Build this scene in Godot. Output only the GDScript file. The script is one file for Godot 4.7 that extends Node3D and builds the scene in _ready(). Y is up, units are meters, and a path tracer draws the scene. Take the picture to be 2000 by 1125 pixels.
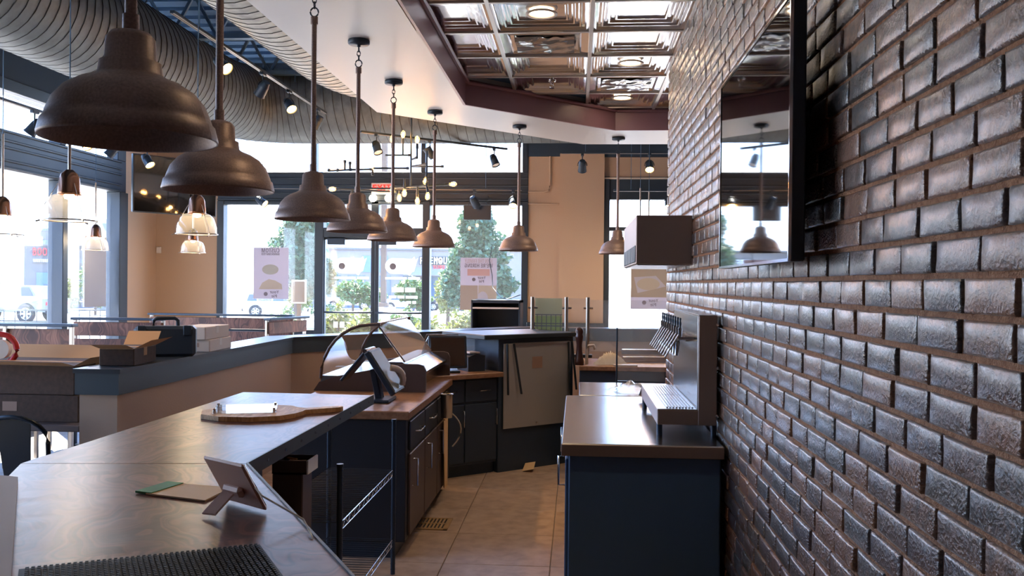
extends Node3D

var M := {}
var taken := {}
var rng := RandomNumberGenerator.new()
const EYE := Vector3(0, 1.6, 0)
const DECK := 4.6
const BACK := -11.7
const LEFT := -5.77
const BRICK := 0.665

# ---------- naming helpers ----------
func numbered(n: String) -> String:
	if not taken.has(n):
		taken[n] = 0
		return n
	taken[n] += 1
	return "%s_%03d" % [n, taken[n]]

func tag(o: Node3D, label: String, category: String, group := "") -> Node3D:
	o.set_meta("label", label)
	o.set_meta("category", category)
	if group != "":
		o.set_meta("group", group)
	return o

func thing(n: String, label: String, category: String, at := Vector3.ZERO, turn := 0.0, group := "") -> Node3D:
	var o := Node3D.new()
	o.name = numbered(n)
	add_child(o)
	o.position = at
	o.rotation.y = turn
	return tag(o, label, category, group)

func part(p: Node, n: String, st: SurfaceTool, m: Material) -> MeshInstance3D:
	st.generate_normals()
	return piece(p, n, st.commit(), m)

func piece(p: Node, n: String, mesh: Mesh, m: Material) -> MeshInstance3D:
	var o := MeshInstance3D.new()
	o.name = numbered(n) if p == self else n
	o.mesh = mesh
	o.material_override = m
	p.add_child(o, true)
	return o

func one(n: String, st: SurfaceTool, m: Material, label: String, category: String, at := Vector3.ZERO, turn := 0.0, group := "") -> MeshInstance3D:
	var o := part(self, n, st, m)
	o.position = at
	o.rotation.y = turn
	tag(o, label, category, group)
	return o

func struct(n: String, st: SurfaceTool, m: Material) -> MeshInstance3D:
	var o := part(self, n, st, m)
	o.set_meta("kind", "structure")
	return o

func frame(n: String, at := Vector3.ZERO) -> Node3D:
	var o := Node3D.new()
	o.name = numbered(n)
	add_child(o)
	o.position = at
	o.set_meta("kind", "structure")
	return o

# ---------- shape helpers ----------
func S(smooth := false) -> SurfaceTool:
	var st := SurfaceTool.new()
	st.begin(Mesh.PRIMITIVE_TRIANGLES)
	st.set_smooth_group(0 if smooth else -1)
	return st

func tri(st: SurfaceTool, a: Vector3, b: Vector3, c: Vector3) -> void:
	st.add_vertex(a)
	st.add_vertex(b)
	st.add_vertex(c)

func quad(st: SurfaceTool, a: Vector3, b: Vector3, c: Vector3, d: Vector3) -> void:
	tri(st, a, b, c)
	tri(st, a, c, d)

func outq(st: SurfaceTool, a: Vector3, b: Vector3, c: Vector3, d: Vector3, from: Vector3) -> void:
	if (b - a).cross(c - a).dot((a + b + c + d) / 4.0 - from) > 0.0:
		quad(st, a, d, c, b)
	else:
		quad(st, a, b, c, d)

func outt(st: SurfaceTool, a: Vector3, b: Vector3, c: Vector3, from: Vector3) -> void:
	if (b - a).cross(c - a).dot((a + b + c) / 3.0 - from) > 0.0:
		tri(st, a, c, b)
	else:
		tri(st, a, b, c)

# box with chamfered edges; b turns it about its centre
func bx(st: SurfaceTool, c: Vector3, s: Vector3, bev := 0.0, b := Basis()) -> void:
	st.set_smooth_group(-1)
	var h := s / 2.0
	if bev <= 0.0:
		for ax in 3:
			for sg in [-1.0, 1.0]:
				var u := Vector3.ZERO
				var v := Vector3.ZERO
				var n := Vector3.ZERO
				n[ax] = h[ax] * sg
				u[(ax + 1) % 3] = h[(ax + 1) % 3]
				v[(ax + 2) % 3] = h[(ax + 2) % 3]
				outq(st, c + b * (n + u + v), c + b * (n + u - v), c + b * (n - u - v), c + b * (n - u + v), c)
		return
	var e: float = min(bev, min(h.x, min(h.y, h.z)) * 0.95)
	var corner := func(sx: float, sy: float, sz: float, ax: int) -> Vector3:
		var p := Vector3(sx * (h.x - e), sy * (h.y - e), sz * (h.z - e))
		p[ax] += e * [sx, sy, sz][ax]
		return c + b * p
	for ax in 3:
		for sg in [-1.0, 1.0]:
			var q := []
			for w in [[1, 1], [1, -1], [-1, -1], [-1, 1]]:
				var sv := [0.0, 0.0, 0.0]
				sv[ax] = sg
				sv[(ax + 1) % 3] = float(w[0])
				sv[(ax + 2) % 3] = float(w[1])
				q.append(corner.call(sv[0], sv[1], sv[2], ax))
			outq(st, q[0], q[1], q[2], q[3], c)
		for w in [[1, 1], [1, -1], [-1, -1], [-1, 1]]:
			var s0 := [0.0, 0.0, 0.0]
			var s1 := [0.0, 0.0, 0.0]
			s0[ax] = 1.0
			s1[ax] = -1.0
			for k in 2:
				s0[(ax + 1 + k) % 3] = float(w[k])
				s1[(ax + 1 + k) % 3] = float(w[k])
			var a1 := (ax + 1) % 3
			var a2 := (ax + 2) % 3
			outq(st, corner.call(s0[0], s0[1], s0[2], a1), corner.call(s1[0], s1[1], s1[2], a1), corner.call(s1[0], s1[1], s1[2], a2), corner.call(s0[0], s0[1], s0[2], a2), c)
	for sx in [-1.0, 1.0]:
		for sy in [-1.0, 1.0]:
			for sz in [-1.0, 1.0]:
				outt(st, corner.call(sx, sy, sz, 0), corner.call(sx, sy, sz, 1), corner.call(sx, sy, sz, 2), c)

# box from two corners
func b2(st: SurfaceTool, a: Vector3, b: Vector3, bev := 0.0) -> void:
	bx(st, (a + b) / 2.0, (b - a).abs(), bev)

# bar between two points with a rectangular section
func bar(st: SurfaceTool, a: Vector3, b: Vector3, w: float, h: float, bev := 0.0) -> void:
	var d := (b - a).normalized()
	var up := Vector3.UP if absf(d.y) < 0.95 else Vector3.RIGHT
	var x := d.cross(up).normalized()
	var y := x.cross(d).normalized()
	bx(st, (a + b) / 2.0, Vector3(w, h, a.distance_to(b)), bev, Basis(x, y, -d))

func ring(c: Vector3, d: Vector3, r: float, n: int, ref := Vector3.ZERO) -> PackedVector3Array:
	var up := ref
	if up == Vector3.ZERO:
		up = Vector3.UP if absf(d.y) < 0.95 else Vector3.RIGHT
	var x := d.cross(up).normalized()
	var y := x.cross(d).normalized()
	var out := PackedVector3Array()
	for i in n:
		var a := TAU * i / n
		out.append(c + (x * cos(a) + y * sin(a)) * r)
	return out

func cyl(st: SurfaceTool, a: Vector3, b: Vector3, r: float, n := 12, r2 := -1.0, caps := true) -> void:
	var d := (b - a).normalized()
	var p := ring(a, d, r, n)
	var q := ring(b, d, r if r2 < 0.0 else r2, n)
	var mid := (a + b) / 2.0
	st.set_smooth_group(1)
	for i in n:
		var j := (i + 1) % n
		outq(st, p[i], p[j], q[j], q[i], mid)
	if caps:
		st.set_smooth_group(-1)
		for i in n:
			var j := (i + 1) % n
			outt(st, a, p[i], p[j], mid)
			outt(st, b, q[i], q[j], mid)

func tube(st: SurfaceTool, pts: Array, r: float, n := 8) -> void:
	var rs := []
	for i in pts.size():
		var d: Vector3 = (pts[min(i + 1, pts.size() - 1)] - pts[max(i - 1, 0)]).normalized()
		rs.append(ring(pts[i], d, r, n))
	st.set_smooth_group(1)
	for k in pts.size() - 1:
		for i in n:
			var j := (i + 1) % n
			outq(st, rs[k][i], rs[k][j], rs[k + 1][j], rs[k + 1][i], (pts[k] + pts[k + 1]) / 2.0)
	st.set_smooth_group(-1)
	for i in n:
		outt(st, pts[0], rs[0][i], rs[0][(i + 1) % n], pts[1])
		outt(st, pts[-1], rs[-1][i], rs[-1][(i + 1) % n], pts[-2])

# surface of revolution about y through c; prof holds (radius, height); flutes ripples the radius
func lathe(st: SurfaceTool, prof: Array, n := 24, c := Vector3.ZERO, flutes := 0, depth := 0.0, smooth := true) -> void:
	st.set_smooth_group(1 if smooth else -1)
	for k in prof.size() - 1:
		for i in n:
			var q := []
			for w in [[k, i], [k, i + 1], [k + 1, i + 1], [k + 1, i]]:
				var a: float = TAU * w[1] / n
				var r: float = prof[w[0]].x * (1.0 + depth * cos(flutes * a))
				q.append(c + Vector3(cos(a) * r, prof[w[0]].y, sin(a) * r))
			if prof[k].x < 1e-5:
				tri(st, q[0], q[2], q[3])
			elif prof[k + 1].x < 1e-5:
				tri(st, q[0], q[1], q[2])
			else:
				quad(st, q[0], q[1], q[2], q[3])

# polygon in the xz plane pulled up from y0 to y1
func prism(st: SurfaceTool, poly: PackedVector2Array, y0: float, y1: float) -> void:
	st.set_smooth_group(-1)
	var t := Geometry2D.triangulate_polygon(poly)
	for i in range(0, t.size(), 3):
		var a := poly[t[i]]
		var b := poly[t[i + 1]]
		var c := poly[t[i + 2]]
		outt(st, Vector3(a.x, y1, a.y), Vector3(b.x, y1, b.y), Vector3(c.x, y1, c.y), Vector3(a.x, y0 - 9.0, a.y))
		outt(st, Vector3(a.x, y0, a.y), Vector3(b.x, y0, b.y), Vector3(c.x, y0, c.y), Vector3(a.x, y1 + 9.0, a.y))
	var cw := Geometry2D.is_polygon_clockwise(poly)
	for i in poly.size():
		var a := poly[i]
		var b := poly[(i + 1) % poly.size()]
		var nrm := (b - a).orthogonal() * (1.0 if cw else -1.0)
		var m := (a + b) / 2.0 + nrm
		outq(st, Vector3(a.x, y0, a.y), Vector3(b.x, y0, b.y), Vector3(b.x, y1, b.y), Vector3(a.x, y1, a.y), Vector3(m.x, (y0 + y1) / 2.0, m.y))

# polygon in the xy plane pulled along z and then placed by t
func slab(st: SurfaceTool, poly: PackedVector2Array, z0: float, z1: float, t := Transform3D()) -> void:
	st.set_smooth_group(-1)
	var ix := Geometry2D.triangulate_polygon(poly)
	for i in range(0, ix.size(), 3):
		var a := poly[ix[i]]
		var b := poly[ix[i + 1]]
		var c := poly[ix[i + 2]]
		for z in [z0, z1]:
			outt(st, t * Vector3(a.x, a.y, z), t * Vector3(b.x, b.y, z), t * Vector3(c.x, c.y, z), t * Vector3(a.x, a.y, z0 + z1 - z))
	var cw := Geometry2D.is_polygon_clockwise(poly)
	for i in poly.size():
		var a := poly[i]
		var b := poly[(i + 1) % poly.size()]
		var m := (a + b) / 2.0 + (b - a).orthogonal() * (1.0 if cw else -1.0)
		outq(st, t * Vector3(a.x, a.y, z0), t * Vector3(b.x, b.y, z0), t * Vector3(b.x, b.y, z1), t * Vector3(a.x, a.y, z1), t * Vector3(m.x, m.y, (z0 + z1) / 2.0))

func poly(a: Array) -> PackedVector2Array:
	var out := PackedVector2Array()
	for i in range(0, a.size(), 2):
		out.append(Vector2(a[i], a[i + 1]))
	return out

func lettering(p: Node, n: String, words: String, tall: float, m: Material, at: Vector3, turn := 0.0, mirrored := false, deep := 0.002, wide := 0.0) -> MeshInstance3D:
	var f := SystemFont.new()
	f.font_names = PackedStringArray(["Droid Sans"])
	f.font_weight = 700
	var t := TextMesh.new()
	t.text = words
	t.font = f
	t.font_size = 48
	t.pixel_size = tall / 34.0
	t.depth = deep
	t.curve_step = 2.0
	var o := piece(p, n, t, m)
	o.position = at
	var sx := 1.0
	if wide > 0.0:
		sx = wide / maxf(t.get_aabb().size.x, 0.001)
	o.basis = Basis(Vector3.UP, turn) * Basis.from_scale(Vector3(-sx if mirrored else sx, 1, 1))
	return o

# ---------- materials ----------
func mat(n: String, c: Color, rough := 0.6, metal := 0.0) -> StandardMaterial3D:
	var m := StandardMaterial3D.new()
	m.resource_name = n
	m.albedo_color = c
	m.roughness = rough
	m.metallic = metal
	M[n] = m
	return m

func rgb(r: int, g: int, b: int) -> Color:
	return Color(r / 255.0, g / 255.0, b / 255.0)

func noise_tex(freq: float, seed_: int, cols: Array, octaves := 4, kind := FastNoiseLite.TYPE_SIMPLEX_SMOOTH, side := 512) -> NoiseTexture2D:
	var f := FastNoiseLite.new()
	f.noise_type = kind
	f.frequency = freq
	f.seed = seed_
	f.fractal_octaves = octaves
	var t := NoiseTexture2D.new()
	t.width = side
	t.height = side
	t.seamless = true
	t.noise = f
	var g := Gradient.new()
	g.offsets = PackedFloat32Array()
	var off := PackedFloat32Array()
	var cc := PackedColorArray()
	for i in cols.size():
		off.append(0.15 + 0.7 * i / maxf(cols.size() - 1, 1))
		cc.append(cols[i])
	g.offsets = off
	g.colors = cc
	t.color_ramp = g
	return t

func bump_tex(freq: float, seed_: int, strength := 8.0, octaves := 4, kind := FastNoiseLite.TYPE_SIMPLEX_SMOOTH, ridged := false) -> NoiseTexture2D:
	var f := FastNoiseLite.new()
	f.noise_type = kind
	f.frequency = freq
	f.seed = seed_
	f.fractal_octaves = octaves
	if ridged:
		f.fractal_type = FastNoiseLite.FRACTAL_RIDGED
	var t := NoiseTexture2D.new()
	t.width = 512
	t.height = 512
	t.seamless = true
	t.noise = f
	t.as_normal_map = true
	t.bump_strength = strength
	return t

func triplanar(m: StandardMaterial3D, scale: Vector3, world := true) -> void:
	m.uv1_triplanar = true
	m.uv1_world_triplanar = world
	m.uv1_scale = scale

func bumpy(m: StandardMaterial3D, t: Texture2D, amount: float) -> void:
	m.normal_enabled = true
	m.normal_texture = t
	m.normal_scale = amount

func glow(n: String, c: Color, energy: float) -> StandardMaterial3D:
	var m := mat(n, c, 0.5)
	m.emission_enabled = true
	m.emission = c
	m.emission_energy_multiplier = energy
	return m

func glass(n: String, c: Color, alpha: float) -> StandardMaterial3D:
	var m := mat(n, Color(c.r, c.g, c.b, alpha), 0.02)
	m.transparency = BaseMaterial3D.TRANSPARENCY_ALPHA
	return m

# streaked wood as an image: long grain down the v axis, pulled out of line by a slow swirl
func wood_tex(seed_: int, dark: Color, mid: Color, light: Color, swirl: float) -> ImageTexture:
	var n1 := FastNoiseLite.new()
	n1.seed = seed_
	n1.frequency = 0.006
	n1.fractal_octaves = 3
	var n2 := FastNoiseLite.new()
	n2.seed = seed_ + 7
	n2.frequency = 0.05
	n2.fractal_octaves = 3
	var im := Image.create(512, 512, false, Image.FORMAT_RGB8)
	for y in 512:
		for x in 512:
			var w := n1.get_noise_2d(x, y * 0.6) * swirl
			var g := n2.get_noise_2d((x + w) * 1.0, y * 0.045)
			var l := n1.get_noise_2d(x + 900 + w, y * 0.25)
			var v := clampf(0.5 + g * 0.9 + l * 0.8, 0.0, 1.0)
			im.set_pixel(x, y, dark.lerp(mid, v * 2.0) if v < 0.5 else mid.lerp(light, v * 2.0 - 1.0))
	return ImageTexture.create_from_image(im)

func materials() -> void:
	mat("frame_paint", rgb(42, 54, 66), 0.45)
	mat("dark_ceiling", rgb(74, 108, 146), 0.8)  # bluish haze over the dark deck is put into this colour
	mat("upper_paint", rgb(46, 62, 78), 0.8)
	mat("joist_paint", rgb(80, 110, 140), 0.6)
	var tan := mat("tan_paint", rgb(188, 160, 136), 0.8)
	bumpy(tan, bump_tex(0.05, 3, 2.0), 0.25)
	triplanar(tan, Vector3(2, 2, 2))
	mat("fill_wall", rgb(108, 100, 96), 0.85)
	var mortar := mat("mortar", Color.WHITE, 0.9)
	mortar.albedo_texture = noise_tex(0.03, 5, [rgb(132, 92, 68), rgb(156, 112, 84), rgb(170, 128, 98)])
	bumpy(mortar, bump_tex(0.12, 6, 6.0), 0.7)
	triplanar(mortar, Vector3(3, 3, 3))
	var rough_bump := bump_tex(0.032, 11, 14.0, 3, FastNoiseLite.TYPE_SIMPLEX_SMOOTH, true)
	var sets := [[rgb(66, 62, 60), rgb(92, 86, 82), rgb(110, 100, 94)], [rgb(74, 60, 56), rgb(108, 84, 76), rgb(126, 102, 94)], [rgb(82, 60, 50), rgb(128, 90, 70), rgb(144, 110, 92)],
		[rgb(58, 56, 56), rgb(84, 80, 80), rgb(116, 94, 84)], [rgb(102, 68, 52), rgb(152, 102, 72), rgb(132, 94, 76)], [rgb(66, 54, 54), rgb(100, 78, 76), rgb(82, 78, 84)]]
	for i in sets.size():
		var b := mat("brick_%d" % i, rgb(255, 255, 255), 0.25)
		b.albedo_texture = noise_tex(0.018, 20 + i, sets[i], 4)
		b.metallic_specular = 1.0
		b.clearcoat_enabled = true
		b.clearcoat = 1.0
		b.clearcoat_roughness = 0.3
		bumpy(b, rough_bump, 0.9)
		triplanar(b, Vector3(3.2, 3.2, 3.2))
		b.uv1_offset = Vector3(0.13 * i, 0.29 * i, 0.41 * i)
	var ft := mat("floor_tile", Color.WHITE, 0.42)
	ft.albedo_texture = noise_tex(0.02, 31, [rgb(178, 152, 132), rgb(194, 168, 148), rgb(204, 180, 160)], 5)
	triplanar(ft, Vector3(0.7, 0.7, 0.7))
	var fs := mat("floor_slab", Color.WHITE, 0.5)
	fs.albedo_texture = noise_tex(0.02, 33, [rgb(128, 126, 124), rgb(146, 144, 142), rgb(158, 156, 154)], 5)
	triplanar(fs, Vector3(0.5, 0.5, 0.5))
	var sf := mat("soffit_paint", rgb(206, 204, 206), 0.38)
	sf.metallic_specular = 0.4
	mat("fascia", rgb(146, 108, 120), 0.4)
	var tin := mat("tin", rgb(236, 238, 242), 0.13, 1.0)
	bumpy(tin, bump_tex(0.01, 41, 3.0, 2), 0.12)
	triplanar(tin, Vector3(1.2, 1.2, 1.2))
	mat("tin_rail", rgb(190, 186, 182), 0.35, 0.8)
	mat("can_trim", rgb(190, 175, 165), 0.4)
	var duct := mat("duct", Color.WHITE, 0.5, 0.35)
	duct.albedo_texture = noise_tex(0.015, 45, [rgb(132, 132, 128), rgb(152, 152, 146), rgb(166, 166, 160)])
	triplanar(duct, Vector3(1, 1, 1))
	var dd := mat("duct_shaded", rgb(150, 162, 176), 0.55, 0.3)  # same galvanised metal tinted darker, its shade put into the colour
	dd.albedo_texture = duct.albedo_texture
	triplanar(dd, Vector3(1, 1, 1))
	mat("duct_seam", rgb(58, 60, 62), 0.6, 0.3)
	var bar_wood := mat("bar_wood", Color.WHITE, 0.33)
	bar_wood.albedo_texture = wood_tex(51, rgb(76, 50, 46), rgb(108, 70, 60), rgb(132, 88, 74), 95.0)
	bar_wood.metallic_specular = 0.42
	bumpy(bar_wood, bump_tex(0.008, 52, 4.0, 4), 0.14)
	triplanar(bar_wood, Vector3(1.3, 1.3, 1.3), false)
	mat("bar_edge", rgb(52, 56, 58), 0.45)
	var pw := mat("peel_wood", Color.WHITE, 0.5)
	pw.albedo_texture = wood_tex(61, rgb(196, 146, 98), rgb(222, 172, 120), rgb(238, 196, 144), 40.0)
	triplanar(pw, Vector3(3, 3, 3), false)
	var bw := mat("bench_wood", Color.WHITE, 0.55)
	bw.albedo_texture = wood_tex(71, rgb(70, 44, 38), rgb(108, 70, 56), rgb(134, 92, 74), 60.0)
	triplanar(bw, Vector3(1.2, 1.2, 1.2), false)
	var lam := mat("laminate", Color.WHITE, 0.35)
	lam.albedo_texture = noise_tex(0.04, 73, [rgb(136, 98, 72), rgb(156, 116, 88), rgb(170, 130, 100)])
	triplanar(lam, Vector3(1, 1, 1))
	mat("cabinet", rgb(50, 66, 86), 0.5)  # blued so that the colour carries the bluish haze
	mat("cabinet_dark", rgb(36, 40, 48), 0.5)
	mat("cooler_navy", rgb(66, 98, 136), 0.5)
	mat("cabinet_brown", rgb(90, 74, 70), 0.5)
	mat("black_plastic", rgb(38, 50, 64), 0.45)  # black with the bluish haze painted into it
	mat("black_metal", rgb(46, 60, 76), 0.42, 0.3)  # bluish haze is in this black too
	mat("rubber", rgb(24, 25, 27), 0.6)
	var steel := mat("steel", rgb(188, 190, 192), 0.24, 1.0)
	bumpy(steel, bump_tex(0.006, 81, 3.0, 3), 0.1)
	triplanar(steel, Vector3(1, 1, 1))
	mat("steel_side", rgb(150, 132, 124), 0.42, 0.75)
	mat("chrome", rgb(205, 205, 208), 0.1, 1.0)
	mat("post_metal", rgb(176, 166, 156), 0.3, 0.9)
	var bronze := mat("bronze", Color.WHITE, 0.45, 0.3)
	bronze.albedo_texture = noise_tex(0.08, 85, [rgb(122, 104, 100), rgb(146, 124, 116), rgb(168, 142, 130)])
	triplanar(bronze, Vector3(3, 3, 3), false)
	mat("copper", rgb(150, 108, 86), 0.25, 0.95)
	glass("pane", rgb(235, 245, 245), 0.06)
	glass("shade_glass", rgb(240, 240, 235), 0.05)
	glass("case_glass", rgb(225, 235, 235), 0.1)
	var card := mat("cardboard", Color.WHITE, 0.85)
	card.albedo_texture = noise_tex(0.05, 91, [rgb(78, 60, 50), rgb(84, 65, 54), rgb(90, 70, 58)])
	triplanar(card, Vector3(1, 1, 1), false)
	mat("carton_inside", rgb(196, 150, 106), 0.85)
	mat("carton_label", rgb(168, 138, 120), 0.7)
	mat("white_box", rgb(206, 190, 176), 0.7)
	mat("paper", rgb(214, 206, 196), 0.8)
	mat("kraft", rgb(244, 206, 156), 0.7)
	mat("green_print", rgb(52, 132, 68), 0.6)
	mat("red_plastic", rgb(178, 36, 40), 0.4)
	mat("white_plastic", rgb(206, 196, 190), 0.4)
	mat("gold_case", rgb(232, 192, 172), 0.35, 0.1)
	mat("cord_white", rgb(204, 192, 178), 0.5)
	var screen := mat("screen", rgb(10, 12, 15), 0.04)
	screen.metallic_specular = 1.0
	mat("mirror_screen", rgb(8, 9, 11), 0.03).metallic_specular = 1.0
	mat("brown_screen", rgb(58, 40, 30), 0.12).metallic_specular = 0.8
	mat("glare_screen", rgb(120, 132, 136), 0.2)  # dark screen with its grey glare painted in as the colour
	var pp := mat("poster_paper", rgb(186, 184, 198), 0.8)
	pp.backlight_enabled = true
	pp.backlight = rgb(120, 118, 128)
	for a in [["poster_tan", rgb(168, 156, 146)], ["poster_grey", rgb(156, 156, 162)], ["poster_sand", rgb(184, 174, 162)], ["poster_pink", rgb(196, 162, 160)], ["poster_ink", rgb(120, 116, 126)], ["poster_green", rgb(170, 170, 164)]]:
		var q := mat(a[0], a[1], 0.8)
		q.backlight_enabled = true
		q.backlight = Color(a[1].r * 0.5, a[1].g * 0.5, a[1].b * 0.5)
	mat("film", rgb(150, 148, 146), 0.12, 0.6)
	glass("slant_glass", rgb(190, 170, 156), 0.45)
	mat("flap", rgb(184, 184, 182), 0.4, 0.25)
	mat("reflection_green", rgb(150, 176, 78), 0.6)  # green of the painted reflection in the guard glass
	mat("reflection_pale", rgb(190, 190, 146), 0.6)  # paler upper part of that painted reflection
	mat("mill_wood", rgb(66, 38, 34), 0.3)
	mat("drain_tan", rgb(186, 152, 110), 0.5)
	mat("lens_grey", rgb(210, 205, 198), 0.4)
	glass("bulb_glass", rgb(250, 235, 210), 0.1)
	mat("ledge", rgb(60, 66, 72), 0.3)
	mat("ledge_apron", rgb(68, 80, 86), 0.45)
	mat("chair_metal", rgb(32, 36, 42), 0.35, 0.6)
	mat("poster_pale_ink", rgb(178, 164, 170), 0.8)
	var dw := mat("decal_white", rgb(240, 244, 246), 0.7)
	dw.backlight_enabled = true
	dw.backlight = rgb(200, 204, 206)
	glow("warm_lamp", Color(1.0, 0.76, 0.42), 9.0)
	glow("downlight", Color(1.0, 0.9, 0.76), 8.0)
	glow("pendant_bulb", Color(1.0, 0.9, 0.72), 5.0)
	glow("bulb", Color(1.0, 0.72, 0.36), 14.0)
	glow("exit_red", Color(1.0, 0.12, 0.1), 1.6)
	# outdoors
	var conc := mat("concrete", Color.WHITE, 0.9)
	conc.albedo_texture = noise_tex(0.02, 101, [rgb(166, 162, 154), rgb(180, 176, 170), rgb(190, 186, 180)])
	triplanar(conc, Vector3(0.3, 0.3, 0.3))
	var asph := mat("asphalt", Color.WHITE, 0.9)
	asph.albedo_texture = noise_tex(0.02, 103, [rgb(98, 97, 96), rgb(110, 109, 108), rgb(120, 119, 117)])
	triplanar(asph, Vector3(0.12, 0.12, 0.12))
	for a in [["leaf_dark", rgb(48, 78, 54)], ["leaf_mid", rgb(70, 94, 48)], ["leaf_yellow", rgb(104, 108, 50)]]:
		var l := mat(a[0], a[1], 0.6)
		l.backlight_enabled = true
		l.backlight = Color(a[1].r * 0.6, a[1].g * 0.65, a[1].b * 0.4)
	mat("leaf_core", rgb(52, 76, 44), 0.9)
	mat("bark", rgb(92, 74, 60), 0.9)
	mat("car_white", rgb(190, 194, 198), 0.25)
	mat("car_silver", rgb(112, 116, 116), 0.3, 0.3)
	mat("car_dark", rgb(44, 50, 62), 0.3)
	mat("car_glass", rgb(70, 84, 98), 0.08)
	mat("tyre", rgb(34, 34, 36), 0.8)
	mat("wheel_rim", rgb(190, 192, 194), 0.3, 0.7)
	mat("tail_red", rgb(190, 40, 44), 0.3)
	mat("stone_wall", rgb(104, 102, 100), 0.9)
	mat("stucco", rgb(120, 114, 110), 0.9)
	mat("stucco_yellow", rgb(150, 138, 104), 0.9)
	mat("store_blue", rgb(88, 112, 146), 0.7)
	mat("store_glass", rgb(78, 92, 106), 0.1)
	mat("sign_white", rgb(238, 238, 238), 0.6)
	mat("sign_red", rgb(190, 50, 50), 0.6)
	mat("sign_grey", rgb(104, 108, 110), 0.6)
	mat("rail_iron", rgb(54, 60, 60), 0.6)
	mat("shirt_blue", rgb(96, 122, 158), 0.8)
	mat("trousers", rgb(62, 72, 96), 0.8)
	mat("skin", rgb(190, 150, 124), 0.6)
	mat("hair_brown", rgb(70, 52, 40), 0.8)

# ---------- camera, sky, sun ----------
func camera_and_sky() -> void:
	var cam := Camera3D.new()
	cam.name = "camera"
	cam.fov = rad_to_deg(2.0 * atan(562.5 / 1720.0))
	cam.near = 0.05
	cam.far = 400.0
	cam.position = EYE
	cam.rotation_degrees = Vector3(-0.29, 4.222, 0.55)
	add_child(cam)
	cam.current = true
	var sm := ProceduralSkyMaterial.new()
	sm.sky_top_color = Color(0.48, 0.68, 0.98)
	sm.sky_horizon_color = Color(0.82, 0.91, 1.0)
	sm.ground_bottom_color = Color(0.6, 0.58, 0.55)
	sm.ground_horizon_color = Color(0.85, 0.85, 0.85)
	sm.sky_energy_multiplier = 1.0
	sm.sun_angle_max = 8.0
	var sky := Sky.new()
	sky.sky_material = sm
	var env := Environment.new()
	env.background_mode = Environment.BG_SKY
	env.sky = sky
	env.background_energy_multiplier = 4.0
	env.tonemap_mode = Environment.TONE_MAPPER_LINEAR
	env.tonemap_exposure = 3.15
	env.sdfgi_enabled = true
	env.ssao_enabled = true
	env.ssil_enabled = true
	var we := WorldEnvironment.new()
	we.name = "world"
	we.environment = env
	add_child(we)
	var sun := DirectionalLight3D.new()
	sun.name = "sun"
	sun.light_energy = 7.0
	sun.light_color = Color(1.0, 0.96, 0.88)
	sun.light_angular_distance = 0.6
	sun.shadow_enabled = true
	add_child(sun)
	sun.look_at_from_position(Vector3.ZERO, Vector3(0.42, -1.0, 0.5))

# ---------- the room ----------
func wall_box(p: Node, n: String, a: Vector3, b: Vector3, m: String) -> MeshInstance3D:
	var st := S()
	b2(st, a, b)
	return part(p, n, st, M[m])

func shell() -> void:
	# floor: slab with tiles laid behind the bar
	var st := S()
	b2(st, Vector3(LEFT - 0.2, -0.2, 2.7), Vector3(3.4, -0.008, BACK - 0.2))
	var fl := struct("floor", st, M.floor_slab)
	var tm := S()
	bx(tm, Vector3.ZERO, Vector3(0.606, 0.016, 0.606), 0.003)
	tm.generate_normals()
	var tmesh := tm.commit()
	for i in 9:
		for k in 16:
			var x := -2.27 + 0.61 * i
			var z := -1.0 - 0.61 * k
			if x > 3.0:
				continue
			var t := piece(fl, "tile", tmesh, M.floor_tile)
			t.position = Vector3(x, -0.004, z)
	# roof deck with corrugations and open joists
	st = S()
	b2(st, Vector3(LEFT - 0.2, DECK, 2.7), Vector3(3.4, DECK + 0.2, BACK - 0.2))
	for k in 46:
		var z := 2.4 - 0.31 * k
		b2(st, Vector3(LEFT, DECK - 0.04, z), Vector3(-1.75, DECK, z - 0.14))
	struct("ceiling", st, M.dark_ceiling)
	for k in 6:
		var z := -2.6 - 1.55 * k
		st = S()
		bar(st, Vector3(LEFT, DECK - 0.06, z), Vector3(-1.75, DECK - 0.06, z), 0.09, 0.05)
		bar(st, Vector3(LEFT, DECK - 0.5, z), Vector3(-1.75, DECK - 0.5, z), 0.09, 0.05)
		for i in 8:
			var x := LEFT + 0.1 + i * 0.49
			bar(st, Vector3(x, DECK - 0.5, z), Vector3(x + 0.245, DECK - 0.06, z), 0.03, 0.03)
			bar(st, Vector3(x + 0.245, DECK - 0.06, z), Vector3(x + 0.49, DECK - 0.5, z), 0.03, 0.03)
		struct("ceiling_beam", st, M.joist_paint)
	# walls that close the room out of view
	st = S()
	b2(st, Vector3(LEFT - 0.2, 0, 2.5), Vector3(3.4, DECK, 2.7))
	struct("wall_rear", st, M.fill_wall)
	st = S()
	b2(st, Vector3(3.2, 0, 2.5), Vector3(3.4, DECK, BACK))
	struct("wall_kitchen", st, M.fill_wall)
	back_wall()
	left_wall()
	brick_wall()
	soffit()
	tin_ceiling()
	ducts()

func pane(p: Node, a: Vector3, b: Vector3) -> void:
	var st := S()
	b2(st, a, b)
	part(p, "pane", st, M.pane)

func bars(p: Node, list: Array, n := "window_frame", m := "frame_paint") -> void:
	var st := S()
	for l in list:
		b2(st, l[0], l[1], 0.006)
	part(p, n, st, M[m])

func V(x: float, y: float, z: float) -> Vector3:
	return Vector3(x, y, z)

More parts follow.
